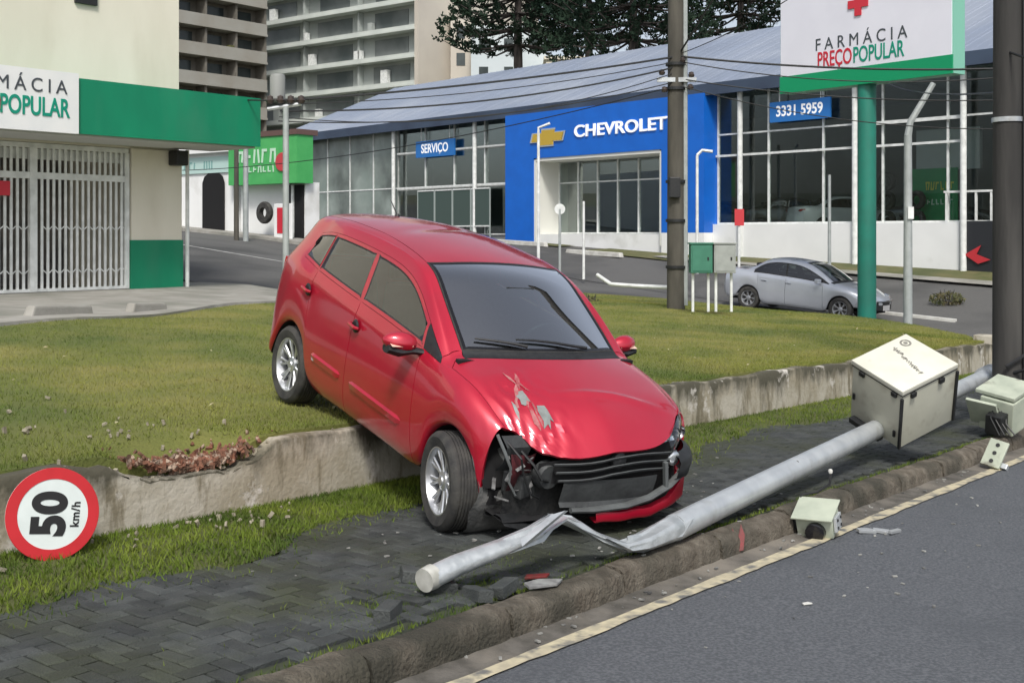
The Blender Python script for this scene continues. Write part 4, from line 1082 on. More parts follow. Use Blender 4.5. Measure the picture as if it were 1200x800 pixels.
bar2 = SB(MB(), -.024, .024, -.012, .012, 0, .44).mesh('gate_bar', M_white)
s = 9.9; k = 0
while s < 13.36:
    if not 11.38 < s < 11.6:
        for me, z in ((bar, .64), (bar2, 2.76)):
            o = link('gate_bar', me, ph); o.location = st(s, 20.33, z) - ph.location
        if k % 1 == 0:
            for z in (.95, 1.75):
                b = MB().box((0, 0, 0), (.17, .008, .02), Matrix.Rotation(YAW, 3, 'Z') @ Matrix.Rotation(.7 if k % 2 else -.7, 3, 'Y')); o = b.build('scissor_link', M_white, ph); o.location = st(s + .06, 20.335, z) - ph.location
    s += .118; k += 1
rt = US.to_3d()
def ptext(body, s, z, size, m, par, bold, sx, al='RIGHT', spacing=1.):
    o = text(body, size, m, par, facing(st(s, 18.695, z), rt), 'lettering', bold, .006, al, sx, spacing); o.matrix_parent_inverse = Matrix(); o.location = -ph.location; return o
M_tdark = mat('letter_dark', (.06, .07, .08), .5); M_tgreen = mat('letter_green', (.0, .26, .17), .5); M_tred = mat('letter_red', (.55, .02, .04), .5)
ptext('FARMÁCIA', 11.20, 4.12, .33, M_tdark, ph, .0, .95, spacing=1.5)
ptext('POPULAR', 11.24, 3.76, .44, M_tgreen, ph, .008, .66); ptext('PREÇO', 10.03, 3.76, .44, M_tred, ph, .008, .66)
# red notice on the gate and the CCTV camera box at the pillar
o = SB(MB(), 10.78, 11.02, 20.24, 20.28, 2.32, 2.58).build('gate_notice', mat('notice_red', (.6, .03, .05), .5), bevel=.01); tag(o, 'small red notice hung on the pharmacy gate', 'notice')
o = SB(MB(), 14.32, 14.6, 19.95, 20.24, 3.0, 3.3).build('cctv_box', M_black, ph, bevel=.03); o.location = -ph.location
MB().tube([st(14.75, 20.2, .3), st(14.75, 20.2, 3.33)], .04, 8).build('downpipe', M_white, ph, smooth=True).location = -ph.location
for px, py in ((140, 2),):
    o = SB(MB(), 12.3, 12.75, 20.24, 20.31, 5.95, 6.2).build('wall_vent', M_black, ph); o.location = -ph.location

# ------------------------------------------------------------------ shops across the side street
wh = empty('white_shop', st(30, 40, side_z(30, 40))); tag(wh, 'white shop wall with a dark rounded doorway across the side street', 'building')
M_wht = mat('white_render', (.82, .83, .82), .85, col2=(.76, .77, .76), scale=.8, col3=(.5, .5, .46), scale3=.5, lo3=.6, hi3=.75)
def q_(b, name, m, par, bevel=0.): o = b.build(name, m, par, bevel=bevel); o.location = -par.location; return o
q_(SB(MB(), 30, 30.9, 38.1, 46, .8, 4.9), 'wall', M_wht, wh); q_(SB(MB(), 29.7, 30.92, 38.0, 46, 4.9, 5.2), 'parapet', M_wht, wh)
q_(SB(MB(), 29.93, 29.99, 38.3, 45.6, 4.1, 4.75), 'sign_band', mat('pale_teal', (.45, .62, .58), .6), wh)
dp = [st(29.96, 38.6 + a, side_z(30, 39) + z) for a, z in ((0, 0), (0, 2.0), (.12, 2.25), (.4, 2.4), (1.0, 2.4), (1.28, 2.25), (1.4, 2.0), (1.4, 0))]
q_(MB().prism(dp, US.to_3d() * -.03), 'doorway', M_dark, wh)
o = strokes(facing(st(29.92, 40.6, 4.42), -TS.to_3d()), 2.6, .34, 8, mat('teal_letter', (.2, .38, .36), .6), wh, 3); o.location = -wh.location
gs = empty('green_shop', st(30, 36, side_z(30, 36))); tag(gs, 'shop with a bright green lettered fascia beside the left lamp post', 'building')
q_(SB(MB(), 30.2, 30.9, 34.1, 37.9, .9, 3.6), 'wall', M_wht, gs)
M_lime = mat('lime_fascia', (.06, .37, .10), .5, col2=(.08, .42, .12), scale=2)
q_(SB(MB(), 29.6, 30.4, 33.9, 37.9, 3.55, 5.35), 'fascia', M_lime, gs)
q_(SB(MB(), 29.55, 30.6, 33.85, 37.95, 5.35, 5.55), 'roof_edge', mat('brown_edge', (.12, .07, .06), .7), gs)
q_(SB(MB(), 30.1, 30.19, 34.15, 35.2, 1.5, 3.5), 'shopfront', M_dark, gs)
q_(SB(MB(), 30.03, 30.09, 34.6, 34.72, 1.5, 3.5), 'door_frame', M_white, gs)
M_pl = mat('pale_letter', (.50, .72, .55), .6)
o = strokes(facing(st(29.58, 36.2, 4.62), -TS.to_3d()), 2.4, .55, 5, M_pl, gs, 4); o.location = -gs.location
o = strokes(facing(st(29.58, 36.0, 4.12), -TS.to_3d()), 2.0, .26, 7, M_pl, gs, 5); o.location = -gs.location
o = MB().lathe([(0, 0), (.34, 0), (.36, .04), (0, .05)], 20, 'x').build('fascia_emblem', mat('emblem_red', (.5, .05, .06), .5), gs); o.location = st(29.54, 34.7, 4.35) - gs.location; o.rotation_euler = (0, 0, YAW)
rp = MB().box((0, 0, .7), (.06, 1.0, 1.35)).build('notice_board', M_wht, loc=st(29.3, 34.3, side_z(29.3, 34.3)), rot=(0, 0, YAW), bevel=.02); tag(rp, 'white framed board with a red poster standing by the green shop', 'board')
MB().box((-.04, 0, .75), (.02, .6, .95)).build('poster', mat('poster_red', (.55, .02, .04), .5), rp)
tw = MB().lathe([(.2, -.1), (.38, -.1), (.42, -.05), (.42, .05), (.38, .1), (.2, .1), (.2, -.1)], 24, 'x', (0, 0, .42)).build('hung_tyre', M_tyre, loc=st(29.5, 35.6, side_z(29.5, 35.6) + .55), rot=(0, 0, YAW), smooth=40); tag(tw, 'black tyre hung on the white wall by the red poster', 'tyre')

# ------------------------------------------------------------------ car dealership, its own frame: k along the front (to the right), m outwards
DO = Vector((.077, 54, 0)); DD = Vector((.651, -.759, 0)); DN = Vector((-.759, -.651, 0)); DYAW = math.atan2(DD.y, DD.x)
def D(k, m, z=0.): return DO + DD * k + DN * m + Vector((0, 0, z))
RD = Matrix.Rotation(DYAW, 3, 'Z')
def DB(b, k0, k1, m0, m1, z0, z1): return b.box(D((k0 + k1) / 2, (m0 + m1) / 2, (z0 + z1) / 2), (abs(k1 - k0), abs(m1 - m0), z1 - z0), RD)
dl = empty('dealership', D(5, 0, 1.5)); tag(dl, 'long car dealership with a sloping metal roof and a blue entrance arch', 'building')
def dp_(name, boxes, m, par=None, bevel=0.):
    b = MB()
    for q in boxes: DB(b, *q)
    o = b.build(name, m, par or dl, bevel=bevel)
    if par is None: o.location = -dl.location
    return o
M_blue = mat('arch_blue', (.005, .135, .60), .42, col2=(.005, .12, .54), scale=1.5)
M_intw = mat('showroom_wall', (.42, .43, .42), .9, col2=(.30, .31, .30), scale=.4)
M_flr = mat('showroom_floor', (.35, .36, .36), .35)
M_gl = glass('showroom_glass', (.80, .85, .84), 0, .55)
M_frost = mat('milky_glass', (.22, .27, .245), .25, col2=(.33, .38, .35), scale=.5, col3=(.11, .13, .12), scale3=.35, spec=.6)
FZ = 1.62
dp_('floor_slab', [(-21, 26, -14, -.35, -1.5, FZ)], M_flr)
dp_('back_wall', [(-21, 26, -11.2, -11, FZ, 7.4)], M_intw); dp_('end_wall', [(25.8, 26, -14, -.4, FZ, 7.4)], M_intw); dp_('end_wall', [(-21, -20.8, -14, -.4, FZ, 7.4)], M_intw)
dp_('ceiling', [(-21, 26, -14, -.2, 7.22, 7.3)], mat('ceiling_grey', (.5, .51, .52), .9))
# roof: ribbed sheets, each one its own piece
M_roof = mat('metal_roof', (.27, .315, .40), .5, .25, col2=(.23, .27, .345), scale=.5, col3=(.33, .37, .44), scale3=.25)
rf = dp_('roof', [(-21, 26, -8.2, -8.0, 7.3, 10.7)], M_roof)
k = -21.; sheet = None
ez, rz = 7.28, 10.85
sh = MB(); w_ = 1.175; P = []
for q, h in ((0, 0), (.03, .022), (.06, .022), (.09, 0), (.42, 0), (.44, .012), (.46, .012), (.48, 0), (.8, 0), (.82, .012), (.84, .012), (.86, 0), (1., 0)):
    P.append([DD * (q * w_) + DN * m + Vector((0, 0, ez + (rz - ez) * (.35 - m) / 8.55 + h)) for m in (.35, -2, -5, -8.2)])
sh.grid(P); sme = sh.mesh('roof_sheet', M_roof)
while k < 26:
    o = link('roof_sheet', sme, rf); o.location = D(k, 0) + rf.location * 0; k += w_ + .005
rf_loc = rf.location.copy()
for o in rf.children: o.matrix_parent_inverse = Matrix.Translation(Vector((0, 0, 0)))
dp_('eave_fascia', [(-21, 26, .30, .44, 6.86, 7.30)], mat('eave_blue', (.05, .075, .12), .6, col2=(.035, .05, .085), scale=.6))
dp_('eave_soffit', [(-21, 26, -1.4, .29, 7.1, 7.18)], mat('eave_soffit', (.12, .13, .14), .8))
# arch
ar = dp_('entrance_arch', [(0, 1.9, -.28, .5, .0, 6.95), (9.4, 11.55, -.28, .5, 1.7, 6.95), (1.9, 9.4, -1.5, .5, 4.95, 6.95)], M_blue)
dp_('arch_foot', [(9.4, 11.55, -.28, .5, -.6, 1.698)], M_wht)
dp_('arch_reveal', [(1.9, 2.02, -1.45, .46, 1.2, 4.9), (9.28, 9.4, -1.45, .46, 1.2, 4.9), (2.02, 9.28, -1.45, .46, 4.82, 4.95)], mat('reveal_white', (.72, .72, .66), .6))
dp_('threshold', [(2.02, 9.28, -1.5, .3, .3, 1.65)], M_wht)
M_let = mat('letter_white', (.85, .86, .87), .4, emit=(1, 1, 1), estr=.15)
o = text('CHEVROLET', .70, M_let, dl, facing(D(4.5, .505, 5.93), DD), bold=.012, extrude=.05, align='LEFT', sx=1.32, spacing=1.02); o.location = -dl.location
def bow(sc_, m, off, name):
    c = D(2.85, .505 + off, 5.78)
    pts = [(-1.2, -.16), (-1.05, .26), (-.42, .26), (-.42, .42), (.55, .42), (.50, .26), (1.2, .26), (1.05, -.16), (.42, -.16), (.42, -.36), (-.55, -.36), (-.50, -.16)]
    o = MB().prism([c + DD * x * sc_ * .95 + Vector((0, 0, y * (sc_ if sc_ == 1 else sc_ * .94))) for x, y in pts], DN * .04).build(name, m, dl); o.location = -dl.location
bow(1., M_chrome, 0, 'emblem_rim'); bow(.88, mat('emblem_gold', (.62, .42, .06), .4, .3), .03, 'emblem')
# glazed front: mullions, rails and panes
def bay(k0, k1, n, m_, z0, z1, gm, rails):
    for i in range(n):
        a, b_ = k0 + (k1 - k0) * i / n, k0 + (k1 - k0) * (i + 1) / n
        zs = [z0] + rails + [z1]
        for c, d_ in zip(zs, zs[1:]): dp_('pane', [(a + .03, b_ - .03, m_ - .01, m_ + .01, c + .03, d_ - .03)], gm)
    for i in range(n + 1):
        a = k0 + (k1 - k0) * i / n; dp_('mullion', [(a - .035, a + .035, m_ - .05, m_ + .05, z0, z1)], M_white)
    for z in rails + [z0 + .03]: dp_('transom', [(k0 + .04, k1 - .04, m_ - .035, m_ + .035, z - .03, z + .03)], M_white)
bay(-20.7, -9.4, 5, -.3, FZ, 7.1, M_frost, [4.0]); bay(-9.4, -.05, 4, -.3, FZ, 7.1, M_gl, [3.9, 5.7]); bay(2.05, 9.25, 6, -.95, 1.66, 4.8, M_gl, [3.9])
bay(11.6, 25.7, 6, -.3, 2.02, 7.1, M_gl, [5.4])
for k in (-9.37, -2.76, 12.89, 17.78, 21.7):
    o = MB().tube([D(k, .05, .2), D(k, .05, 7.1)], .1, 12).build('column', M_white, dl, smooth=True); o.location = -dl.location
dp_('plinth', [(11.56, 21.55, -.6, .0, -1.2, 2.02)], M_wht)
dp_('plinth_panel', [(21.56, 26, -.6, .02, -.9, 2.05)], mat('dark_panel', (.02, .022, .026), .5))
o = MB().prism([D(21.75, .06, 1.0), D(22.3, .06, 1.3), D(22.15, .06, 1.02), D(22.6, .06, .85), D(22.2, .06, .72)], DN * .02).build('panel_arrow', mat('arrow_red', (.5, .03, .04), .5), dl); o.location = -dl.location
o = strokes(facing(D(23.0, .05, 1.0), DD), .7, .16, 5, M_let, dl, 8); o.location = -dl.location
o = strokes(facing(D(23.1, .05, .5), DD), .5, .2, 3, mat('grey_letter', (.4, .4, .4), .5), dl, 9); o.location = -dl.location
for i in range(9): dp_('baluster', [(21.0 + .5 * i, 21.06 + .5 * i, -.16, -.10, 2.06, 2.95)], M_white)
dp_('balustrade_rail', [(20.95, 25.2, -.17, -.09, 2.955, 3.02)], M_white)
M_sblue = mat('sign_blue', (.012, .11, .33), .5, emit=(.03, .2, .6), estr=.12)
for body, k0, k1, z, h, sz in (('SERVIÇO', -7.5, -4.4, 5.85, .8, .62), ('3331 5959', 14.2, 16.75, 6.03, .72, .52)):
    sb = dp_('hanging_sign', [(k0, k1, -.1, .0, z - h / 2, z + h / 2)], M_sblue)
    o = text(body, sz, M_let, dl, facing(D((k0 + k1) / 2, .006, z), DD), bold=.012, sx=.9); o.location = -dl.location
    for a in (k0 + .4, k1 - .4):
        o = MB().tube([D(a, -.05, z + h / 2), D(a, -.05, 7.1)], .025, 6).build('sign_hanger', M_white, dl); o.location = -dl.location
dp_('bracing_rail', [(-9.3, -.1, -.2, -.12, 5.7, 5.78)], M_white); dp_('bracing_rail', [(-9.3, -.1, -.2, -.12, 3.92, 4.02)], M_white); dp_('bracing_rail', [(11.6, 21.5, -.2, -.12, 4.55, 4.63)], M_white); dp_('bracing_rail', [(17.8, 21.6, -.2, -.12, 5.3, 5.4)], M_white)
# mesh fence in front of the service bays
fe = empty('mesh_fence', D(-5, -.05, FZ)); tag(fe, 'dark green mesh fence panels in front of the service bays', 'fence')
for i in range(4):
    a = -7.2 + 1.42 * i
    for z in (2.0, 3.75): o = DB(MB(), a, a + 1.36, .06, .12, z, z + .06).build('panel_rail', M_white, fe); o.location = -fe.location
    for q in (a, a + 1.36): o = DB(MB(), q - .025, q + .025, .065, .115, FZ - .3, 3.8).build('panel_post', mat('fence_post', (.33, .38, .36), .6), fe); o.location = -fe.location
    o = DB(MB(), a + .03, a + 1.33, .085, .095, 2.06, 3.75).build('mesh_panel', mat('mesh_green', (.055, .085, .075), .8), fe); o.location = -fe.location
# ------------------------------------------------------------------ forecourt bank
def zf(k): return np.interp(k, [-21, 0, 11.6, 21.6, 30], [1.6, 1.35, .80, .45, .2])
def Mk(k): return float(np.interp(k, [-30, 3, 11.5, 40], [8.5, 8.5, 7.4, 7.0]))
def fore_z(k, m, M):
    M = Mk(k); p = D(k, m); s_, t_ = to_st(p); pe = D(k, M); zs = side_z(*to_st(pe)); q = max(0, m / M)
    if q > 1: return side_z(s_, t_) + .012
    return zf(k) * (1 - q) + (zs + .01) * q
def strip(name, k0, k1, m0, m1, M, mt, dz=0., n=24):
    P = []
    for k in np.linspace(k0, k1, n): P.append([D(k, m, fore_z(k, m, M) + dz) for m in np.linspace(m0, m1, 8)])
    o = MB().grid(P).build(name, mt, smooth=40); tag(o, kind='structure'); return o
M_bank = mat('bank_grass', (.085, .095, .03), .95, col2=(.13, .12, .05), scale=2, bump=.5, bscale=30, col3=(.055, .07, .02), scale3=.5)
strip('forecourt', -22, 27, .0, 8.5, 8.5, M_asp2, n=50)
def lot_z(p):
    r = Vector((p.x, p.y, 0)) - DO; k, m = r.dot(DD), r.dot(DN)
    return fore_z(k, m, 0) if -22 < k < 27 and 0 < m < Mk(k) else side_z(*to_st(p))
strip('bank', 10.8, 27, -.05, 1.5, 2.4, M_bank, .06)
strip('footpath', 10.4, 27, 1.52, 2.1, 5.4, M_conc, .09)
for (a, b_, c, d_) in ((2.0, 4.6, .5, 1.6), (6.6, 11.4, .5, 2.4)): strip('verge_strip', a, b_, c, d_, 8.5, M_bank, .05, 6)
M_wk = mat('white_kerb', (.62, .62, .58), .8, col2=(.48, .47, .43), scale=4)
for k0, k1, m_, lb in ((1.2, 4.4, 2.0, 'white painted kerb bar left of the entrance lane'), (6.6, 9.6, 2.9, 'white painted kerb bar in front of the arch, behind the utility pole')):
    p = D((k0 + k1) / 2, m_); z = fore_z((k0 + k1) / 2, m_, 8.5)
    o = MB().box((0, 0, .08), (k1 - k0, .22, .18), None, .96).build('kerb_bar', M_wk, loc=D((k0 + k1) / 2, m_, z), rot=(0, math.atan((zf(k0) - zf(k1)) / (k1 - k0) * .8), DYAW), bevel=.02); tag(o, lb, 'kerb', 'white kerb bars on the forecourt')
P = [[st(s, t, side_z(s, t) + .10) for s in (28.6, 29.9)] + [st(28.6, t, side_z(28.6, t) - .1)] * 0 for t in np.linspace(31, 50, 14)]
o = MB().grid([[st(28.58, t, side_z(28.6, t) - .05), st(28.6, t, side_z(28.6, t) + .11), st(30.1, t, side_z(30, t) + .12)] for t in np.linspace(31, 50, 14)]).build('pavement', M_conc); tag(o, kind='structure')
o = MB().grid([[st(s, t, side_z(s, t) + .008) for s in (22.6, 22.75)] for t in np.linspace(22.5, 33.8, 16)]).build('lane_line', M_wk if False else mat('lane_paint', (.5, .5, .48), .8, col2=(.3, .3, .29), scale=3)); tag(o, kind='structure')
# grass and kerb between lawn and side street seen right
for px0, px1, py, Y0, lb in ((690, 800, 330, 30, 'thin white kerb line behind the lawn, left of the utility pole'), (1000, 1120, 352, 33, 'pale kerb line right of the billboard post, behind the silver car'), (1070, 1150, 373, 29, 'white parking line on the asphalt near the right lamp post')):
    a, b_ = at(px0, py, Y0), at(px1, py + (3 if px0 > 900 else 2), Y0 - 2); za = lot_z(a); zb = lot_z(b_); a.z = za + .02; b_.z = zb + .02
    d_ = (b_ - a); o = MB().box((0, 0, 0), (d_.length, .16, .10)).build('kerb_line', M_wk, loc=(a + b_) / 2, rot=(0, -math.asin(d_.z / d_.length), math.atan2(d_.y, d_.x)), bevel=.01); tag(o, lb, 'kerb')

# ------------------------------------------------------------------ sedan
def sedan_grid():
    H = hatch_grid(); FX, RX, AR = 1.30, -1.30, .345
    G = []
    lowx = [FX + AR * math.cos(R_(a)) for a in (14, 48, 80, 110, 140, 168)] + [.86, .50, .14, -.22, -.57, -.90] + [RX + AR * math.cos(R_(a)) for a in (12, 45, 85, 125, 165)] + [-1.80, -2.02]
    lowz = [.31 + AR * math.sin(R_(a)) for a in (14, 48, 80, 110, 140, 168)] + [.21] * 6 + [.31 + AR * math.sin(R_(a)) for a in (12, 45, 85, 125, 165)] + [.27, .30]
    belt = [(1.86, .70, .70), (1.64, .755, .80), (1.45, .775, .855), (1.24, .785, .885), (1.06, .79, .905), (.95, .795, .918), (.80, .80, .93), (.46, .802, .942), (.11, .803, .955), (-.24, .803, .968), (-.58, .80, .982), (-.90, .796, .995), (-1.06, .792, 1.0), (-1.20, .788, 1.006), (-1.34, .782, 1.01), (-1.52, .77, 1.015), (-1.70, .755, 1.02), (-1.90, .72, 1.01), (-2.06, .64, .97)]
    r7 = [(1.88, .67, .70), (1.65, .73, .805), (1.455, .75, .862), (1.245, .762, .894), (1.07, .772, .916), (.94, .78, .932), (.74, .745, 1.05), (.42, .69, 1.21), (.08, .645, 1.33), (-.30, .635, 1.362), (-.60, .635, 1.352), (-.86, .645, 1.30), (-1.04, .67, 1.21), (-1.20, .715, 1.09), (-1.34, .765, 1.022), (-1.53, .75, 1.03), (-1.71, .735, 1.036), (-1.91, .70, 1.026), (-2.06, .62, .985)]
    r8 = [(1.90, .63, .705), (1.67, .69, .815), (1.465, .71, .875), (1.25, .725, .908), (1.08, .735, .932), (.98, .735, .955), (.78, .70, 1.085), (.46, .645, 1.25), (.11, .60, 1.37), (-.30, .59, 1.402), (-.60, .59, 1.39), (-.87, .60, 1.34), (-1.06, .625, 1.25), (-1.24, .665, 1.13), (-1.40, .70, 1.055), (-1.56, .70, 1.055), (-1.73, .685, 1.058), (-1.93, .65, 1.045), (-2.07, .58, 1.0)]
    r9 = [(1.95, .54, .69), (1.70, .60, .83), (1.48, .625, .89), (1.265, .645, .925), (1.10, .665, .95), (1.01, .665, .975), (.80, .64, 1.115), (.49, .585, 1.285), (.20, .545, 1.385), (-.30, .53, 1.425), (-.60, .53, 1.415), (-.88, .54, 1.365), (-1.09, .555, 1.265), (-1.28, .58, 1.15), (-1.44, .60, 1.075), (-1.58, .62, 1.068), (-1.75, .61, 1.07), (-1.95, .58, 1.058), (-2.08, .52, 1.01)]
    r10 = [(2.04, .28, .69), (1.75, .31, .842), (1.52, .325, .905), (1.30, .34, .945), (1.16, .345, .972), (1.10, .35, .998), (.88, .335, 1.135), (.57, .31, 1.31), (.26, .29, 1.41), (-.30, .28, 1.455), (-.60, .28, 1.447), (-.92, .28, 1.40), (-1.15, .29, 1.29), (-1.35, .30, 1.165), (-1.50, .31, 1.085), (-1.62, .32, 1.082), (-1.78, .32, 1.085), (-1.98, .30, 1.075), (-2.11, .27, 1.02)]
    r11 = [(2.07, 0, .69), (1.78, 0, .846), (1.54, 0, .91), (1.32, 0, .95), (1.18, 0, .978), (1.13, 0, 1.005), (.91, 0, 1.142), (.60, 0, 1.318), (.28, 0, 1.42), (-.30, 0, 1.466), (-.60, 0, 1.458), (-.94, 0, 1.41), (-1.18, 0, 1.30), (-1.38, 0, 1.17), (-1.53, 0, 1.09), (-1.64, 0, 1.088), (-1.80, 0, 1.09), (-2.0, 0, 1.08), (-2.13, 0, 1.025)]
    for i in range(19):
        lx, lz = lowx[i], lowz[i]; bx, by, bz = belt[i]; arch = i < 6 or 12 <= i <= 16
        ymax = .862 - .06 * (i == 0) - .02 * (i == 1) - .015 * (i == 16) - .04 * (i == 17) - .11 * (i == 18); yl = (.825 if arch else .775) - .06 * (i == 0) - .09 * (i == 18)
        col = [(lx, .62 if arch else .58, lz - (0 if arch else .03)), (lx, yl, lz)]
        zs = [.15, .36, .62, .88] if arch else [.16, .41, .68, .91]
        ys = [(yl + (ymax - yl) * .75), ymax, ymax - .004, by + (ymax - by) * .55]
        for q, y, x in zip(zs, ys, [.12, .38, .66, .9]): col.append((lx + (bx - lx) * x, y, lz + (bz - lz) * q))
        col += [(bx, by, bz), r7[i], r8[i], r9[i], r10[i], r11[i]]; G.append(col)
    return G
def sedan_cells():
    P = {}
    def add(n, i, j, both=True):
        for J, k in ((j, 'L'), (21 - j, 'R')): P.setdefault(n if both else n + '_' + k, []).append((i, J))
    for i in range(18):
        for j in range(11):
            if j == 0: add('sill', i, j, False) if 6 <= i < 11 else None
            elif j <= 5: add('fender' if i < 6 else 'fdoor' if i < 9 else 'rdoor' if i < 12 else 'side', i, j, False)
            elif j == 6: add('fender' if i < 5 else 'corner' if i == 5 else 'fglass' if i < 9 else 'rglass' if i < 13 else 'side', i, j, False)
            elif j <= 8:
                if i < 4: add('hood', i, j)
                elif i == 4: add('cowl' if j == 8 else 'fender', i, j, j == 8)
                else: add('side', i, j, False)
            else: add('hood' if i < 4 else 'cowl' if i == 4 else 'wind' if i < 8 else 'roof' if i < 11 else 'rwind' if i < 14 else 'boot', i, j)
    return P
def build_sedan(name, paint, label, loc, rot, group=None, ni=4, nj=3, detail=True):
    S = car_surface(sedan_grid(), ni, nj); C = sedan_cells()
    car = empty(name, loc, rot); tag(car, label, 'car', group)
    for cell, nm, m, gap in (('hood', 'hood', paint, .004), ('roof', 'roof', paint, .003), ('boot', 'boot_lid', paint, .004), ('cowl', 'cowl', M_black, 0)):
        bm = panel_bm(S, C[cell], ni, nj); orient(bm); rim_edges(bm, gap, .02); bm_obj(nm, bm, m, car)
    for cell, nm in (('wind', 'windscreen'), ('rwind', 'rear_window')):
        bm = panel_bm(S, C[cell], ni, nj); orient(bm); r = split_glass(bm, [(.02, -.002)]); o = bm_obj(nm, r[1], M_glasss, car); bm_obj('seal', r[0], M_rub, o)
    for sd in 'LR':
        y = 1 if sd == 'L' else -1
        for cell, nm, m in (('sill', 'sill', M_black), ('fender', 'fender', paint), ('side', 'side_panel', paint), ('corner', 'mirror_corner', M_black)):
            bm = panel_bm(S, C[cell + '_' + sd], ni, nj); orient(bm); rim_edges(bm, .003, .015); bm_obj(nm, bm, m, car)
        for dn, gn, hx in (('fdoor_', 'fglass_', -.15), ('rdoor_', 'rglass_', -.85)):
            bm = panel_bm(S, C[dn + sd], ni, nj); orient(bm); rim_edges(bm, .004, .02); dr = bm_obj('door', bm, paint, car)
            bm = panel_bm(S, C[gn + sd], ni, nj); orient(bm); r = split_glass(bm, [(.022, -.002)]); bm_obj('window_seal', r[0], M_rub, dr); bm_obj('window', r[1], M_glasss, dr)
            MB().tube([(hx - .08, y * .862, .84), (hx + .08, y * .868, .835)], .014, 6).build('handle', paint, dr, smooth=True)
        MB().box((.70, y * .93, .97), (.10, .18, .12), Matrix.Rotation(y * .2, 3, 'Z')).build('mirror', paint, car, bevel=.03, smooth=40)
    # front and rear fascias, lamps
    for end, nm in ((0, 'front_bumper'), (-1, 'rear_bumper')):
        E = S[end]; nc = E.shape[0]; half = nc // 2; P = []; sg2 = 1 if end == 0 else -1
        for k in range(nj, half + 1):
            a, c = Vector(E[k]), Vector(E[nc - 1 - k]); row = []
            for q in range(13):
                u = q / 12; p = a.lerp(c, u); bul = (1 - (2 * u - 1) ** 4)
                p.x = p.x + sg2 * bul * max(0, ((2.09 if end == 0 else 2.16) - abs(p.x)) + .10 * math.sin(min(1, max(0, (p.z - .3) / .45)) * math.pi)); row.append(p)
            P.append(row)
        fb = MB().grid(P).build(nm, paint, car, smooth=40)
        if end == 0:
            gx = 2.20
            MB().grid([[(gx - .26 * yy * yy, yy, z) for z in (.36, .46, .58)] for yy in np.linspace(-.5, .5, 9)]).build('grille', M_black, car)
            MB().tube([(gx + .015 - .26 * yy * yy, yy, .60) for yy in np.linspace(-.5, .5, 9)], .018, 6).build('grille_trim', M_chrome, car, smooth=True)
            for y in (-1, 1): MB().tube([(2.06, y * .50, .655), (1.98, y * .62, .68), (1.86, y * .71, .71)], [.03, .05, .03], 8, flat=[.9] * 3).build('headlight', M_refl, car, smooth=True)
            MB().box((gx, 0, .42), (.02, .4, .13)).build('number_plate', mat('plate_grey', (.5, .5, .5), .5), car)
        else:
            for y in (-1, 1): MB().tube([(-2.10, y * .45, .88), (-2.08, y * .62, .90), (-1.95, y * .72, .92)], [.04, .06, .04], 8).build('tail_lamp', mat('red_lens', (.35, .01, .01), .15, coat=1.), car, smooth=True)
    n = normals_of(S); U = S - n * .03
    cells = [c for k in C for c in C[k] if not any(q in k for q in ('glass', 'wind', 'corner'))]
    bm_obj('dark_underlay', panel_bm(U, cells, ni, nj), M_dark, car)  # added near-black copy of the body, gives the shut lines their shade
    MB().box((0, 0, .26), (3.9, 1.2, .04)).build('floor_pan', M_dark, car); MB().box((.05, 0, .85), (.06, 1.3, .3)).build('dashboard', M_dark, car) if False else None
    seats(car, [(.0, (.36, -.36)), (-.8, (.36, -.36))], .48)
    for x in (1.30, -1.30):
        for y in (-1, 1): wheel(car, (x, y * .735, .31), .31, .195, y, 7, .20)
    return car
M_silver = mat('silver_blue_paint', (.55, .58, .63), .3, .35, coat=1., col2=(.51, .54, .59), scale=3)
def on_street(X, Y, hd, wb):
    p = Vector((X, Y, 0)); d = Vector((math.cos(hd), math.sin(hd), 0)); a, b_ = p + d * wb / 2, p - d * wb / 2
    za, zb = side_z(*to_st(a)), side_z(*to_st(b_)); return Vector((X, Y, (za + zb) / 2)), math.atan((zb - za) / wb)
hd = math.atan2(-.62, .78)
p, pit = on_street(7.85, 32.0, hd, 2.6)
build_sedan('parked_car', M_silver, 'silver-blue sedan parked on the side street behind the lawn', p + Vector((0, 0, .005)), (0, pit, hd))
M_wcar = mat('white_car_paint', (.7, .7, .7), .3, coat=1.); M_dcar = mat('dark_car_paint', (.02, .022, .026), .3, coat=1.); M_gcar = mat('grey_car_paint', (.10, .105, .115), .3, .3, coat=1.)
SHOW = 'cars on show inside the dealership'
for nm, pt, k, m_, a, lb in (('showroom_car', M_wcar, 15.0, -3.6, 60, 'white car in the showroom above the parked silver sedan'), ('showroom_car', M_dcar, 12.9, -3.4, 30, 'black car in the showroom just right of the blue arch'), ('showroom_car', M_gcar, 17.6, -6.0, 20, 'dark grey car deep in the showroom behind the green billboard post'), ('showroom_car', M_dcar, 8.0, -5.5, 10, 'dark car inside the entrance arch behind the glass doors')):
    build_sedan(nm, pt, lb, D(k, m_, FZ + .002), (0, 0, DYAW + R_(a)), SHOW, 2, 2)
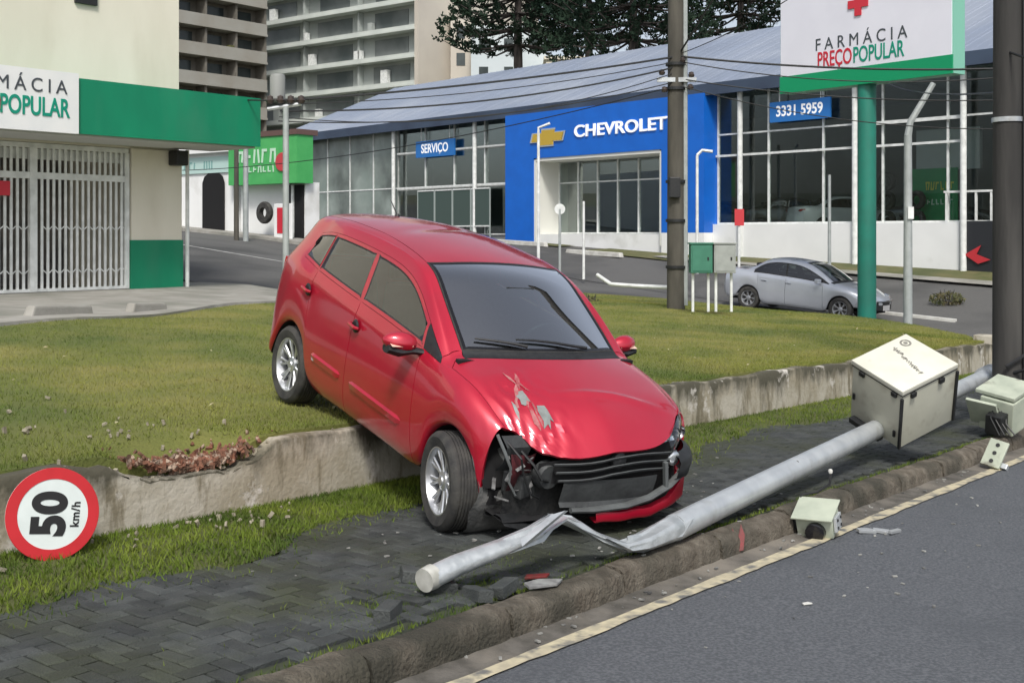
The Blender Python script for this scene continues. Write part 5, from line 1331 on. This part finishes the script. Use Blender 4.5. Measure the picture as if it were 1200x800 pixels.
# tyre rack and banner in the right bay
for k, (kk, zz) in enumerate([(17.6, 0), (17.6, 1), (17.6, 2), (18.75, 0), (18.75, 1)]):
    o = MB().lathe([(.17, -.1), (.30, -.1), (.33, -.06), (.33, .06), (.30, .1), (.17, .1), (.17, -.1)], 20, 'y').build('display_tyre', M_tyre, loc=D(kk, -2.2, FZ + .52 + zz * .68), rot=(0, 0, DYAW), smooth=40)
    tag(o, ['bottom', 'middle', 'top', 'lower', 'upper'][k] + (' black tyre of the left column on show behind the glass' if k < 3 else ' black tyre of the right column on show by the green banner'), 'tyre', 'tyres on show')
o = DB(MB(), 18.4, 20.1, -2.55, -2.5, 2.1, 3.9).build('green_banner', mat('banner_green', (.01, .26, .09), .6, col2=(.02, .3, .1), scale=2)); tag(o, 'green banner with yellow lettering inside the right showroom bay', 'banner')
strokes(facing(D(19.45, -2.49, 3.3), DD), 1.1, .3, 6, mat('yellow_letter', (.6, .6, .08), .5), o, 6); strokes(facing(D(19.45, -2.49, 2.75), DD), 1.0, .2, 6, mat('white_letter', (.6, .75, .65), .5), o, 7)
o = DB(MB(), 16.9, 19.4, -5.5, -5.3, 4.0, 5.5).build('white_partition', M_wht); tag(o, 'white hanging partition behind the billboard post in the showroom', 'partition')

# ------------------------------------------------------------------ billboard
bd = empty('billboard', at(1016, 375, 27.)); tag(bd, 'pharmacy billboard with a red cross on a thick green post', 'billboard')
BX = Vector((.606, -.795, 0)); BN = Vector((-.795, -.606, 0)); bc = Vector((8.02, 27, 0)); RB = Matrix.Rotation(math.atan2(BX.y, BX.x), 3, 'Z')
M_post = mat('post_green', (.015, .20, .145), .5, col2=(.02, .17, .125), scale=3); M_edge = mat('edge_teal', (.22, .52, .40), .5)
def bb(name, b, m, sm=False): o = b.build(name, m, bd, smooth=sm); o.location = -bd.location; return o
bb('post', MB().tube([bc + Vector((0, 0, at(0, 375, 27).z - .5)), bc + Vector((0, 0, 5.2))], .205, 24), M_post, 40)
bb('box', MB().box(bc + Vector((0, 0, 6.72)), (4.62, .42, 3.42), RB), M_edge)
bb('panel', MB().box(bc + BN * .225 + Vector((0, 0, 6.90)), (4.56, .03, 3.0), RB), mat('board_white', (.78, .78, .86), .5, col2=(.73, .73, .81), scale=1))
bb('base_band', MB().box(bc + BN * .23 + Vector((0, 0, 5.20)), (4.6, .04, .40), RB), mat('band_green', (.0, .29, .12), .5))
fwb = lambda x, z: facing(bc + BN * .245 + BX * x + Vector((0, 0, z)), BX)
for bod, x, z, sz, m, sx, al, sp_ in (('FARMÁCIA', -.02, 6.02, .40, M_tdark, .92, 'CENTER', 1.55), ('PREÇO', -.22, 5.66, .50, M_tred, .62, 'RIGHT', 1.), ('POPULAR', -.20, 5.66, .50, M_tgreen, .62, 'LEFT', 1.)):
    o = text(bod, sz, m, bd, fwb(x, z), bold=(0 if bod == 'FARMÁCIA' else .006), sx=sx, align=al, spacing=sp_); o.location = -bd.location
M_crs = mat('cross_red', (.6, .03, .05), .5)
cz = bc + BN * .25 + BX * -.05 + Vector((0, 0, 6.82))
b = MB(); pl = [(-.09, -.27), (.09, -.27), (.09, -.09), (.27, -.09), (.27, .09), (.09, .09), (.09, .27), (-.09, .27), (-.09, .09), (-.27, .09), (-.27, -.09), (-.09, -.09)]
bb('cross', b.prism([cz + BX * x + Vector((0, 0, z)) for x, z in pl], BN * .02), M_crs)

# ------------------------------------------------------------------ poles, cabinets, wires
M_wood = mat('old_pole', (.035, .034, .032), .9, col2=(.075, .072, .066), scale=5, bump=.6, bscale=18, stretch=(1, 1, .12), col3=(.035, .034, .032), scale3=1.2)
M_cpole = mat('concrete_pole', (.095, .088, .072), .9, col2=(.06, .056, .046), scale=6, bump=.4, bscale=20, stretch=(1, 1, .2))
M_lpole = mat('lamp_post_grey', (.42, .45, .44), .5, .2, col2=(.34, .37, .36), scale=5)
up1 = empty('utility_pole', st(13.5, 3.9, walk_z(13.5))); tag(up1, 'thick dark utility pole on the sidewalk at the right edge', 'pole')
MB().tube([(0, 0, -.1), (0, 0, 4), (0, 0, 9.5)], [.162, .152, .135], 16).build('shaft', M_wood, up1, smooth=40)
MB().tube([(.17, -.06, -.05), (.165, -.06, 4), (.16, -.06, 8)], .042, 8).build('conduit', M_lpole, up1, smooth=True)
MB().tube([(.12, -.13, 0), (.12, -.13, 8)], .02, 6).build('earth_wire', M_black, up1, smooth=True)
for z in (3.25,): MB().tube([(0, 0, z), (0, 0, z + .05)], .168, 16).build('band', M_galv, up1, smooth=40)
MB().box((.20, -.15, 3.28), (.16, .10, .22)).build('blue_tag', mat('tag_blue', (.05, .15, .5), .5), up1, bevel=.01)
MB().tube([(.0, -.16, .55), (.15, -.3, .62), (.1, -.2, .75), (-.1, -.2, .62)], .02, 6).build('torn_strap', M_black, up1, smooth=True)
gz = lambda px, py, Y: at(px, py, Y)
up2 = empty('utility_pole', at(792, 346, 24.5)); tag(up2, 'tall brown utility pole with clamps standing in front of the blue arch', 'pole')
MB().tube([(0, 0, -.3), (0, 0, 5), (0, 0, 10)], [.185, .165, .15], 14).build('shaft', M_cpole, up2, smooth=40)
MB().tube([(.19, -.05, -.2), (.18, -.05, 9)], .05, 8).build('conduit', M_lpole, up2, smooth=True)
for z in (.55, 1.5, 2.3, 4.2, 4.7): MB().tube([(0, 0, z), (0, 0, z + .06)], .21, 14).build('band', M_black, up2, smooth=40)
MB().box((-.05, -.2, 2.2), (.22, .16, .42)).build('meter_box', M_black, up2, bevel=.02)
for k, (x, z) in enumerate(((-.3, 4.55), (.3, 4.5), (-.25, 4.2), (.28, 4.25), (.12, 4.8))):
    MB().lathe([(0, .07), (.05, .05), (.05, .02), (.07, 0), (.05, -.05), (0, -.06)], 10, 'z', (x, -.12, z)).build('insulator', mat('insulator_brown', (.06, .045, .04), .4), up2, smooth=True)
MB().box((0, -.12, 4.4), (.8, .08, .09)).build('cross_arm', M_galv, up2)
def post(name, px, py, Y, ytop, r, label, cat='lamp post', m=M_lpole, extra=None, group=None):
    b0 = at(px, py, Y); s_, t_ = to_st(b0); top = at(px, ytop, Y)
    o = empty(name, b0); tag(o, label, cat, group)
    MB().tube([(0, 0, -.4), (0, 0, (top - b0).z)], [r, r * .85], 10).build('shaft', m, o, smooth=True); return o, top - b0
o, tp = post('lamp_post', 1064, 378, 25, 160, .095, 'slim grey lamp post with a bent arm right of the billboard post')
MB().tube([tp, tp + Vector((.05, 0, .3)), tp + Vector((.5, -.1, 1.1))], [.08, .07, .06], 8).build('arm', M_lpole, o, smooth=True); MB().box(tp + Vector((.02, -.1, -1.6)), (.12, .06, .25)).build('tag_plate', M_white, o)
o, tp = post('lamp_post', 335, 345, 23, 125, .068, 'slim pale post rising behind the red car, left')
MB().tube([tp + Vector((-.35, 0, -.05)), tp + Vector((.3, 0, .05))], .04, 6).build('cross_arm', M_galv, o)
for k in range(4):
    MB().lathe([(0, .1), (.06, .07), (.06, .02), (.085, 0), (.06, -.06), (0, -.08)], 10, 'z', tp + Vector((-.3 + .2 * k, -.03, .12))).build('insulator', mat('insulator_brown', (.06, .045, .04), .4), o, smooth=True)
MB().lathe([(0, .35), (.13, .33), (.15, .28), (.15, -.15), (.1, -.2), (0, -.2)], 14, 'z', tp + Vector((-.18, .1, .3))).build('transformer', mat('transformer_grey', (.25, .26, .25), .6), o, smooth=40)
post('thin_post', 277, 278, 42, 120, .09, 'left of two grey posts in front of the white shop', 'post', M_cpole, group='paired posts by the shops')
post('thin_post', 288, 277, 42, 125, .10, 'right of two grey posts in front of the white shop', 'post', M_lpole, group='paired posts by the shops')
o, tp = post('short_post', 656, 308, 40, 245, .05, 'short post with a white disc left of the arch doors', 'post', group='short posts before the arch'); MB().lathe([(0, -.02), (.18, -.02), (.18, .02), (0, .02)], 16, 'y', tp).build('disc', M_white, o)
post('short_post', 684, 312, 37, 236, .045, 'plain short white post before the arch doors', 'post', M_white, group='short posts before the arch')
o, tp = post('corner_lamp_post', 631, 302, 42, 160, .06, 'thin white lamp post at the left leg of the blue arch', m=M_white); MB().tube([tp, tp + Vector((0, 0, .3)), tp + Vector((.4, -.1, .45))], .05, 6).build('lamp_arm', M_white, o)
o, tp = post('corner_lamp_post', 817, 305, 36, 182, .05, 'thin white lamp post at the right leg of the blue arch', m=M_white); MB().tube([tp, tp + Vector((.15, 0, .15)), tp + Vector((.45, -.1, .1))], .05, 6).build('lamp_arm', M_white, o)
o, tp = post('red_sign_post', 866, 310, 36, 245, .045, 'thin post with a small red sign left of the silver sedan', 'sign', M_white); MB().box(tp + Vector((0, -.05, -.25)), (.28, .03, .5)).build('red_plate', mat('plate_red', (.55, .04, .05), .5), o)
post('thin_post', 972, 308, 34, 205, .05, 'thin grey post between the sedan and the white plinth', 'post', M_lpole)
post('thin_post', 1196, 410, 14.5, 45, .045, 'thin post just right of the dark utility pole', 'post', M_lpole)
# meter cabinets by the tall pole
for px, m, lb in ((821, mat('cabinet_green', (.05, .20, .13), .6, col2=(.04, .17, .11), scale=5), 'green street cabinet on legs beside the utility pole'), (848, mat('cabinet_grey', (.34, .36, .34), .6, col2=(.28, .3, .28), scale=5), 'grey street cabinet on legs beside the green one')):
    c = empty('street_cabinet', at(px, 350, 23.2)); tag(c, lb, 'cabinet', 'street cabinets by the utility pole')
    MB().box((0, 0, .78), (.42, .30, .56)).build('body', m, c, bevel=.015); MB().box((0, -.155, .78), (.36, .012, .48)).build('door', m, c, bevel=.004); MB().box((.12, -.166, .78), (.03, .012, .06)).build('handle', M_black, c)
    MB().box((0, 0, 1.075), (.46, .34, .03)).build('cap', m, c, bevel=.006)
    for x in (-.15, .15): MB().tube([(x, 0, -.25), (x, 0, .5)], .028, 8).build('leg', M_white, c, smooth=True)
# low white pipe rail and shrub behind the lawn
o = MB().tube([at(700, 322, 27), at(716, 333, 26.6), at(745, 335, 26.3), at(790, 337, 26)], .045, 8).build('pipe_rail', M_white, smooth=True); tag(o, 'bent white pipe lying along the far lawn edge left of the utility pole', 'pipe')
def leaves(name, m, c, rad3, n, size, seed=1):
    r_ = np.random.default_rng(seed); P = r_.normal(0, 1, (n, 3)); P /= np.linalg.norm(P, axis=1, keepdims=True); P *= r_.uniform(.35, 1, (n, 1)) ** .5; P = P * np.array(rad3) + np.array(c)
    b = MB()
    for p in P:
        R = rand_rot(); d = size * random.uniform(.6, 1.3); p = Vector(p); b.quad(*[p + R @ Vector(q) for q in ((-d, 0, 0), (0, -d * .4, 0), (d, 0, 0), (0, d * .4, 0))])
    return b.build(name, m, fix=False)
M_leaf = mat('shrub_leaf', (.07, .085, .03), .8, col2=(.13, .10, .05), scale=3)
for px, py, Y, rr, lb in ((688, 314, 27, (.38, .3, .2), 'small brownish shrub behind the lawn left of the utility pole'), (1110, 346, 33, (.5, .4, .2), 'low green shrub by the kerb right of the silver sedan')):
    o = empty('shrub', (at(px, py, Y).x, Y, lot_z(at(px, py, Y)))); tag(o, lb, 'shrub'); l = leaves('foliage', M_leaf, (0, 0, .15), rr, 420, .06, px); l.parent = o
    for k in range(4): MB().tube([(0, 0, -.2), (.2 * math.cos(k * 1.6), .2 * math.sin(k * 1.6), .4)], [.02, .008], 5).build('stem', M_wood, o)

# overhead cables
def cable(a, b_, sag, r, label, n=24, group='overhead cables'):
    a, b_ = Vector(a), Vector(b_); P = [a.lerp(b_, i / n) - Vector((0, 0, sag * 4 * (i / n) * (1 - i / n))) for i in range(n + 1)]
    o = MB().tube(P, r, 5).build('overhead_cable', M_black, smooth=True); tag(o, label, 'cable', group)
A1, A2 = at(795, 66, 24.4), at(332, 118, 23)
cable(at(795, 66, 24.4), at(330, 118, 23), .1, .022, 'topmost overhead cable from the tall pole to the left post')
cable(at(795, 78, 24.4), at(328, 130, 23), .25, .018, 'second overhead cable from the tall pole to the left post')
cable(at(795, 95, 24.4), at(326, 142, 23), .3, .012, 'lowest thin overhead cable from the tall pole to the left post')
cable(at(795, 66, 24.4), at(1240, 78, 23), .15, .022, 'overhead cable running right from the tall pole behind the billboard')
cable(at(795, 92, 24.4), at(1240, 115, 22), .2, .012, 'lower thin cable running right from the tall pole')
cable(at(330, 118, 23), at(-80, 60, 30), .3, .016, 'overhead cable leaving the left post towards the pharmacy')
cable(at(795, 72, 24.4), at(329, 122, 23), .18, .010, 'thin overhead cable just under the topmost one, left of the tall pole')
cable(at(795, 84, 24.4), at(327, 137, 23), .45, .010, 'slack thin overhead cable sagging over the roof, left of the tall pole')
cable(at(795, 100, 24.4), at(150, 200, 40), .5, .012, 'thin cable dropping from the tall pole towards the shops')
cable(at(795, 72, 24.4), at(1240, 84, 23), .3, .012, 'thin cable just under the main one, right of the tall pole')
cable(at(795, 100, 24.4), at(1240, 150, 21), .3, .010, 'lowest slack cable right of the tall pole')
cable(at(800, 62, 24.4), at(1010, -60, 18), .15, .009, 'thin cable crossing in front of the billboard corner')
cable(at(1180, 108, 12.9), at(1030, 92, 40), .2, .012, 'cable leaving the dark right pole towards the showroom')
cable(at(1180, 60, 12.9), at(1400, 90, 10), .1, .014, 'cable leaving the dark right pole out of frame')
cable(at(798, 60, 24.4), at(860, -40, 20), .0, .02, 'pale stay wire slanting up right from the tall pole')

# ------------------------------------------------------------------ towers and far buildings
def tower(name, label, c_st, along, L, depth, z0, nf, fh, z1, m_band, m_wall, side_mat, band_h, n_bay, proud, m_win):
    """along: 's' or 't' = direction of the balcony front, starting at c_st"""
    s0, t0 = c_st; o = empty(name, st(s0, t0, z0)); tag(o, label, 'building')
    def B(a0, a1, d0, d1, za, zb, nm, m, par=None, bevel=0.):
        b = MB()
        if along == 's': SB(b, s0 + a0, s0 + a1, t0 + d0, t0 + d1, za, zb)
        else: SB(b, s0 + d0, s0 + d1, t0 + a0, t0 + a1, za, zb)
        q = b.build(nm, m, par or o, bevel=bevel); q.location = -o.location if par is None else q.location; return q
    B(0, L, 1.6 if along == 's' else 1.0, depth, z0, z1, 'core', m_wall)
    for f in range(nf):
        z = z0 + f * fh
        B(-.05, L + .05, -proud, 1.62, z - .12, z + .1, 'floor_slab', m_band)
        B(0, L, -proud + .05, -proud + .2, z + .1, z + band_h, 'balcony_front', m_band)
        for i in range(n_bay):
            a = L * (i + .5) / n_bay; w2 = L / n_bay * random.uniform(.26, .36)
            dq = 1.5 if along == 's' else .92; wq = B(a - w2, a + w2, dq, dq + .07, z + .3, z + fh - .5, 'window', m_win)
        for i in range(n_bay + 1):
            a = L * i / n_bay; B(a - .12, a + .12, .3 if along == 't' else .1, .99 if along == 't' else 1.59, z + .11, z + fh - .14, 'party_wall', m_wall)
        for i in range(random.randint(1, 2)):
            a = random.uniform(.1, .9) * L; B(a, a + random.uniform(.5, 1.2), .3, .8, z + .1, z + random.uniform(1.3, 2.0), 'balcony_item', random.choice((M_white, m_wall, M_bank)))
    return o, B
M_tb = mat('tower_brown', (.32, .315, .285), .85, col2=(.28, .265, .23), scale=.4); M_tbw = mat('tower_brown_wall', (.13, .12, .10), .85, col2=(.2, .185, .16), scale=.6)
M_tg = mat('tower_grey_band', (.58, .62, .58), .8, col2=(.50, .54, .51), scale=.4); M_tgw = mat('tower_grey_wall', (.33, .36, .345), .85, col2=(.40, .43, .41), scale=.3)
M_win = mat('far_window', (.025, .035, .036), .2, col2=(.06, .075, .075), scale=.4)
def st_of(px, Y): return to_st(at(px, 275, Y))
s1, t1 = st_of(312, 125)
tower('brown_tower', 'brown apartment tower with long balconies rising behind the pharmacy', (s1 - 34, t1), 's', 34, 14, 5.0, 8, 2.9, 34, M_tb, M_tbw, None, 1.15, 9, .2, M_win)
s2, t2 = st_of(487, 122)
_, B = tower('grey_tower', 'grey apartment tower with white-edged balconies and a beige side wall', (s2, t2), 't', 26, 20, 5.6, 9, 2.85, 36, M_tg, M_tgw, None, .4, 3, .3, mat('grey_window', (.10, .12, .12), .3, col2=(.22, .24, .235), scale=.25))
M_beige = mat('tower_beige', (.55, .51, .44), .85, col2=(.5, .46, .4), scale=.3)
B(-.5, -.02, -.2, 20, 5, 36.2, 'side_wall', M_beige)
for px0, px1, ytop, Y, m, lb in ((552, 640, 34, 118, mat('pale_blue_block', (.60, .66, .68), .85, col2=(.52, .58, .6), scale=.3), 'pale blue-white block behind the roof, left of the first pine'), (640, 735, 70, 112, mat('pale_cream_block', (.70, .66, .54), .85, col2=(.62, .58, .48), scale=.3), 'low cream block between the two pine trunks behind the roof'), (528, 552, 20, 124, M_beige, 'narrow beige block beside the grey tower')):
    a, b_ = at(px0, 275, Y), at(px1, 275, Y); zt = at(0, ytop, Y).z
    o = empty('far_block', (a.x, Y, 4)); tag(o, lb, 'building')
    q = MB().box(((b_.x - a.x) / 2, 5, (zt - 4) / 2), (b_.x - a.x, 10, zt - 4)).build('wall', m, o)
    MB().box(((b_.x - a.x) / 2, 5, zt - 4 + .15), (b_.x - a.x + .4, 10.4, .3)).build('parapet', m, o)
    n = max(1, int((b_.x - a.x) / 2.2))
    for i in range(n):
        for f in (1.6, 4.4): MB().box(((b_.x - a.x) * (i + .5) / n, -.02, zt - 4 - f), (.9, .06, 1.3)).build('window', M_win, o)

# ------------------------------------------------------------------ araucaria pines
M_need = mat('pine_needles', (.012, .028, .018), .85, col2=(.028, .05, .03), scale=.6, spec=.2); M_bark = mat('pine_bark', (.06, .05, .045), .95, col2=(.035, .03, .028), scale=2)
def araucaria(px, Y, base_z, y_low, y_top, rad, label, seed, tiers=9):
    r_ = random.Random(seed); b0 = at(px, 275, Y); b0.z = base_z; o = empty('pine_tree', b0); tag(o, label, 'tree', 'umbrella pines behind the dealership')
    zl = at(0, y_low, Y).z - base_z; zt = at(0, y_top, Y).z - base_z
    MB().tube([(0, 0, 0), (.05, 0, zl * .5), (0, 0, zl), (0, 0, zt)], [.45, .38, .32, .12], 10).build('trunk', M_bark, o, smooth=True)
    lim = MB(); fo = MB()
    for k in range(tiers):
        z = zl + (zt - zl) * k / (tiers - 1); R = rad * (1 - .5 * (k / (tiers - 1)) ** 1.5) * r_.uniform(.85, 1.1)
        nb = 11
        for j in range(nb):
            a = 2 * math.pi * (j + r_.uniform(-.3, .3)) / nb + k; L = R * r_.uniform(.75, 1.1); pts = []
            for i in range(7):
                q = i / 6; pts.append(Vector((math.cos(a) * L * q, math.sin(a) * L * q, z - .10 * L * math.sin(q * 2.2) + .32 * L * max(0, q - .5) ** 1.6 * 1.6)))
            lim.tube(pts, [.10, .085, .07, .06, .05, .04, .02], 5)
            for i in range(2, 7):
                for sub in range(3 if i > 3 else 2):
                    c = pts[i] + Vector((r_.uniform(-.3, .3), r_.uniform(-.3, .3), r_.uniform(-.1, .25))); out = (pts[i] - pts[i - 1]).normalized() + Vector((r_.uniform(-.6, .6), r_.uniform(-.6, .6), r_.uniform(.0, .7)))
                    out.normalize(); ln_ = r_.uniform(.5, .95)
                    for n_ in range(16):
                        q = c + out * (ln_ * n_ / 16); w_ = .24 * (1 - .4 * n_ / 16); th_ = r_.uniform(0, 6.28); sd = out.orthogonal().normalized(); sd = Matrix.Rotation(th_, 3, out) @ sd
                        fo.quad(q - out * .05, q + sd * w_ + out * .06, q + sd * w_ * .9 + out * .16, q + out * .08)
    cr = fo.build('crown', M_need, o, fix=False); lim.build('limbs', M_bark, o)
    return o
araucaria(607, 84, 3, 52, -95, 5.6, 'umbrella pine with the slender bare trunk left of the tall utility pole', 3)
araucaria(742, 78, 3, 66, -95, 6.6, 'broad umbrella pine directly behind the tall utility pole', 5)
araucaria(690, 98, 3, 40, -80, 6.2, 'farther umbrella pine between the two nearer ones', 8)
araucaria(868, 92, 3, 48, -80, 6.4, 'umbrella pine showing beside the left edge of the billboard', 11)
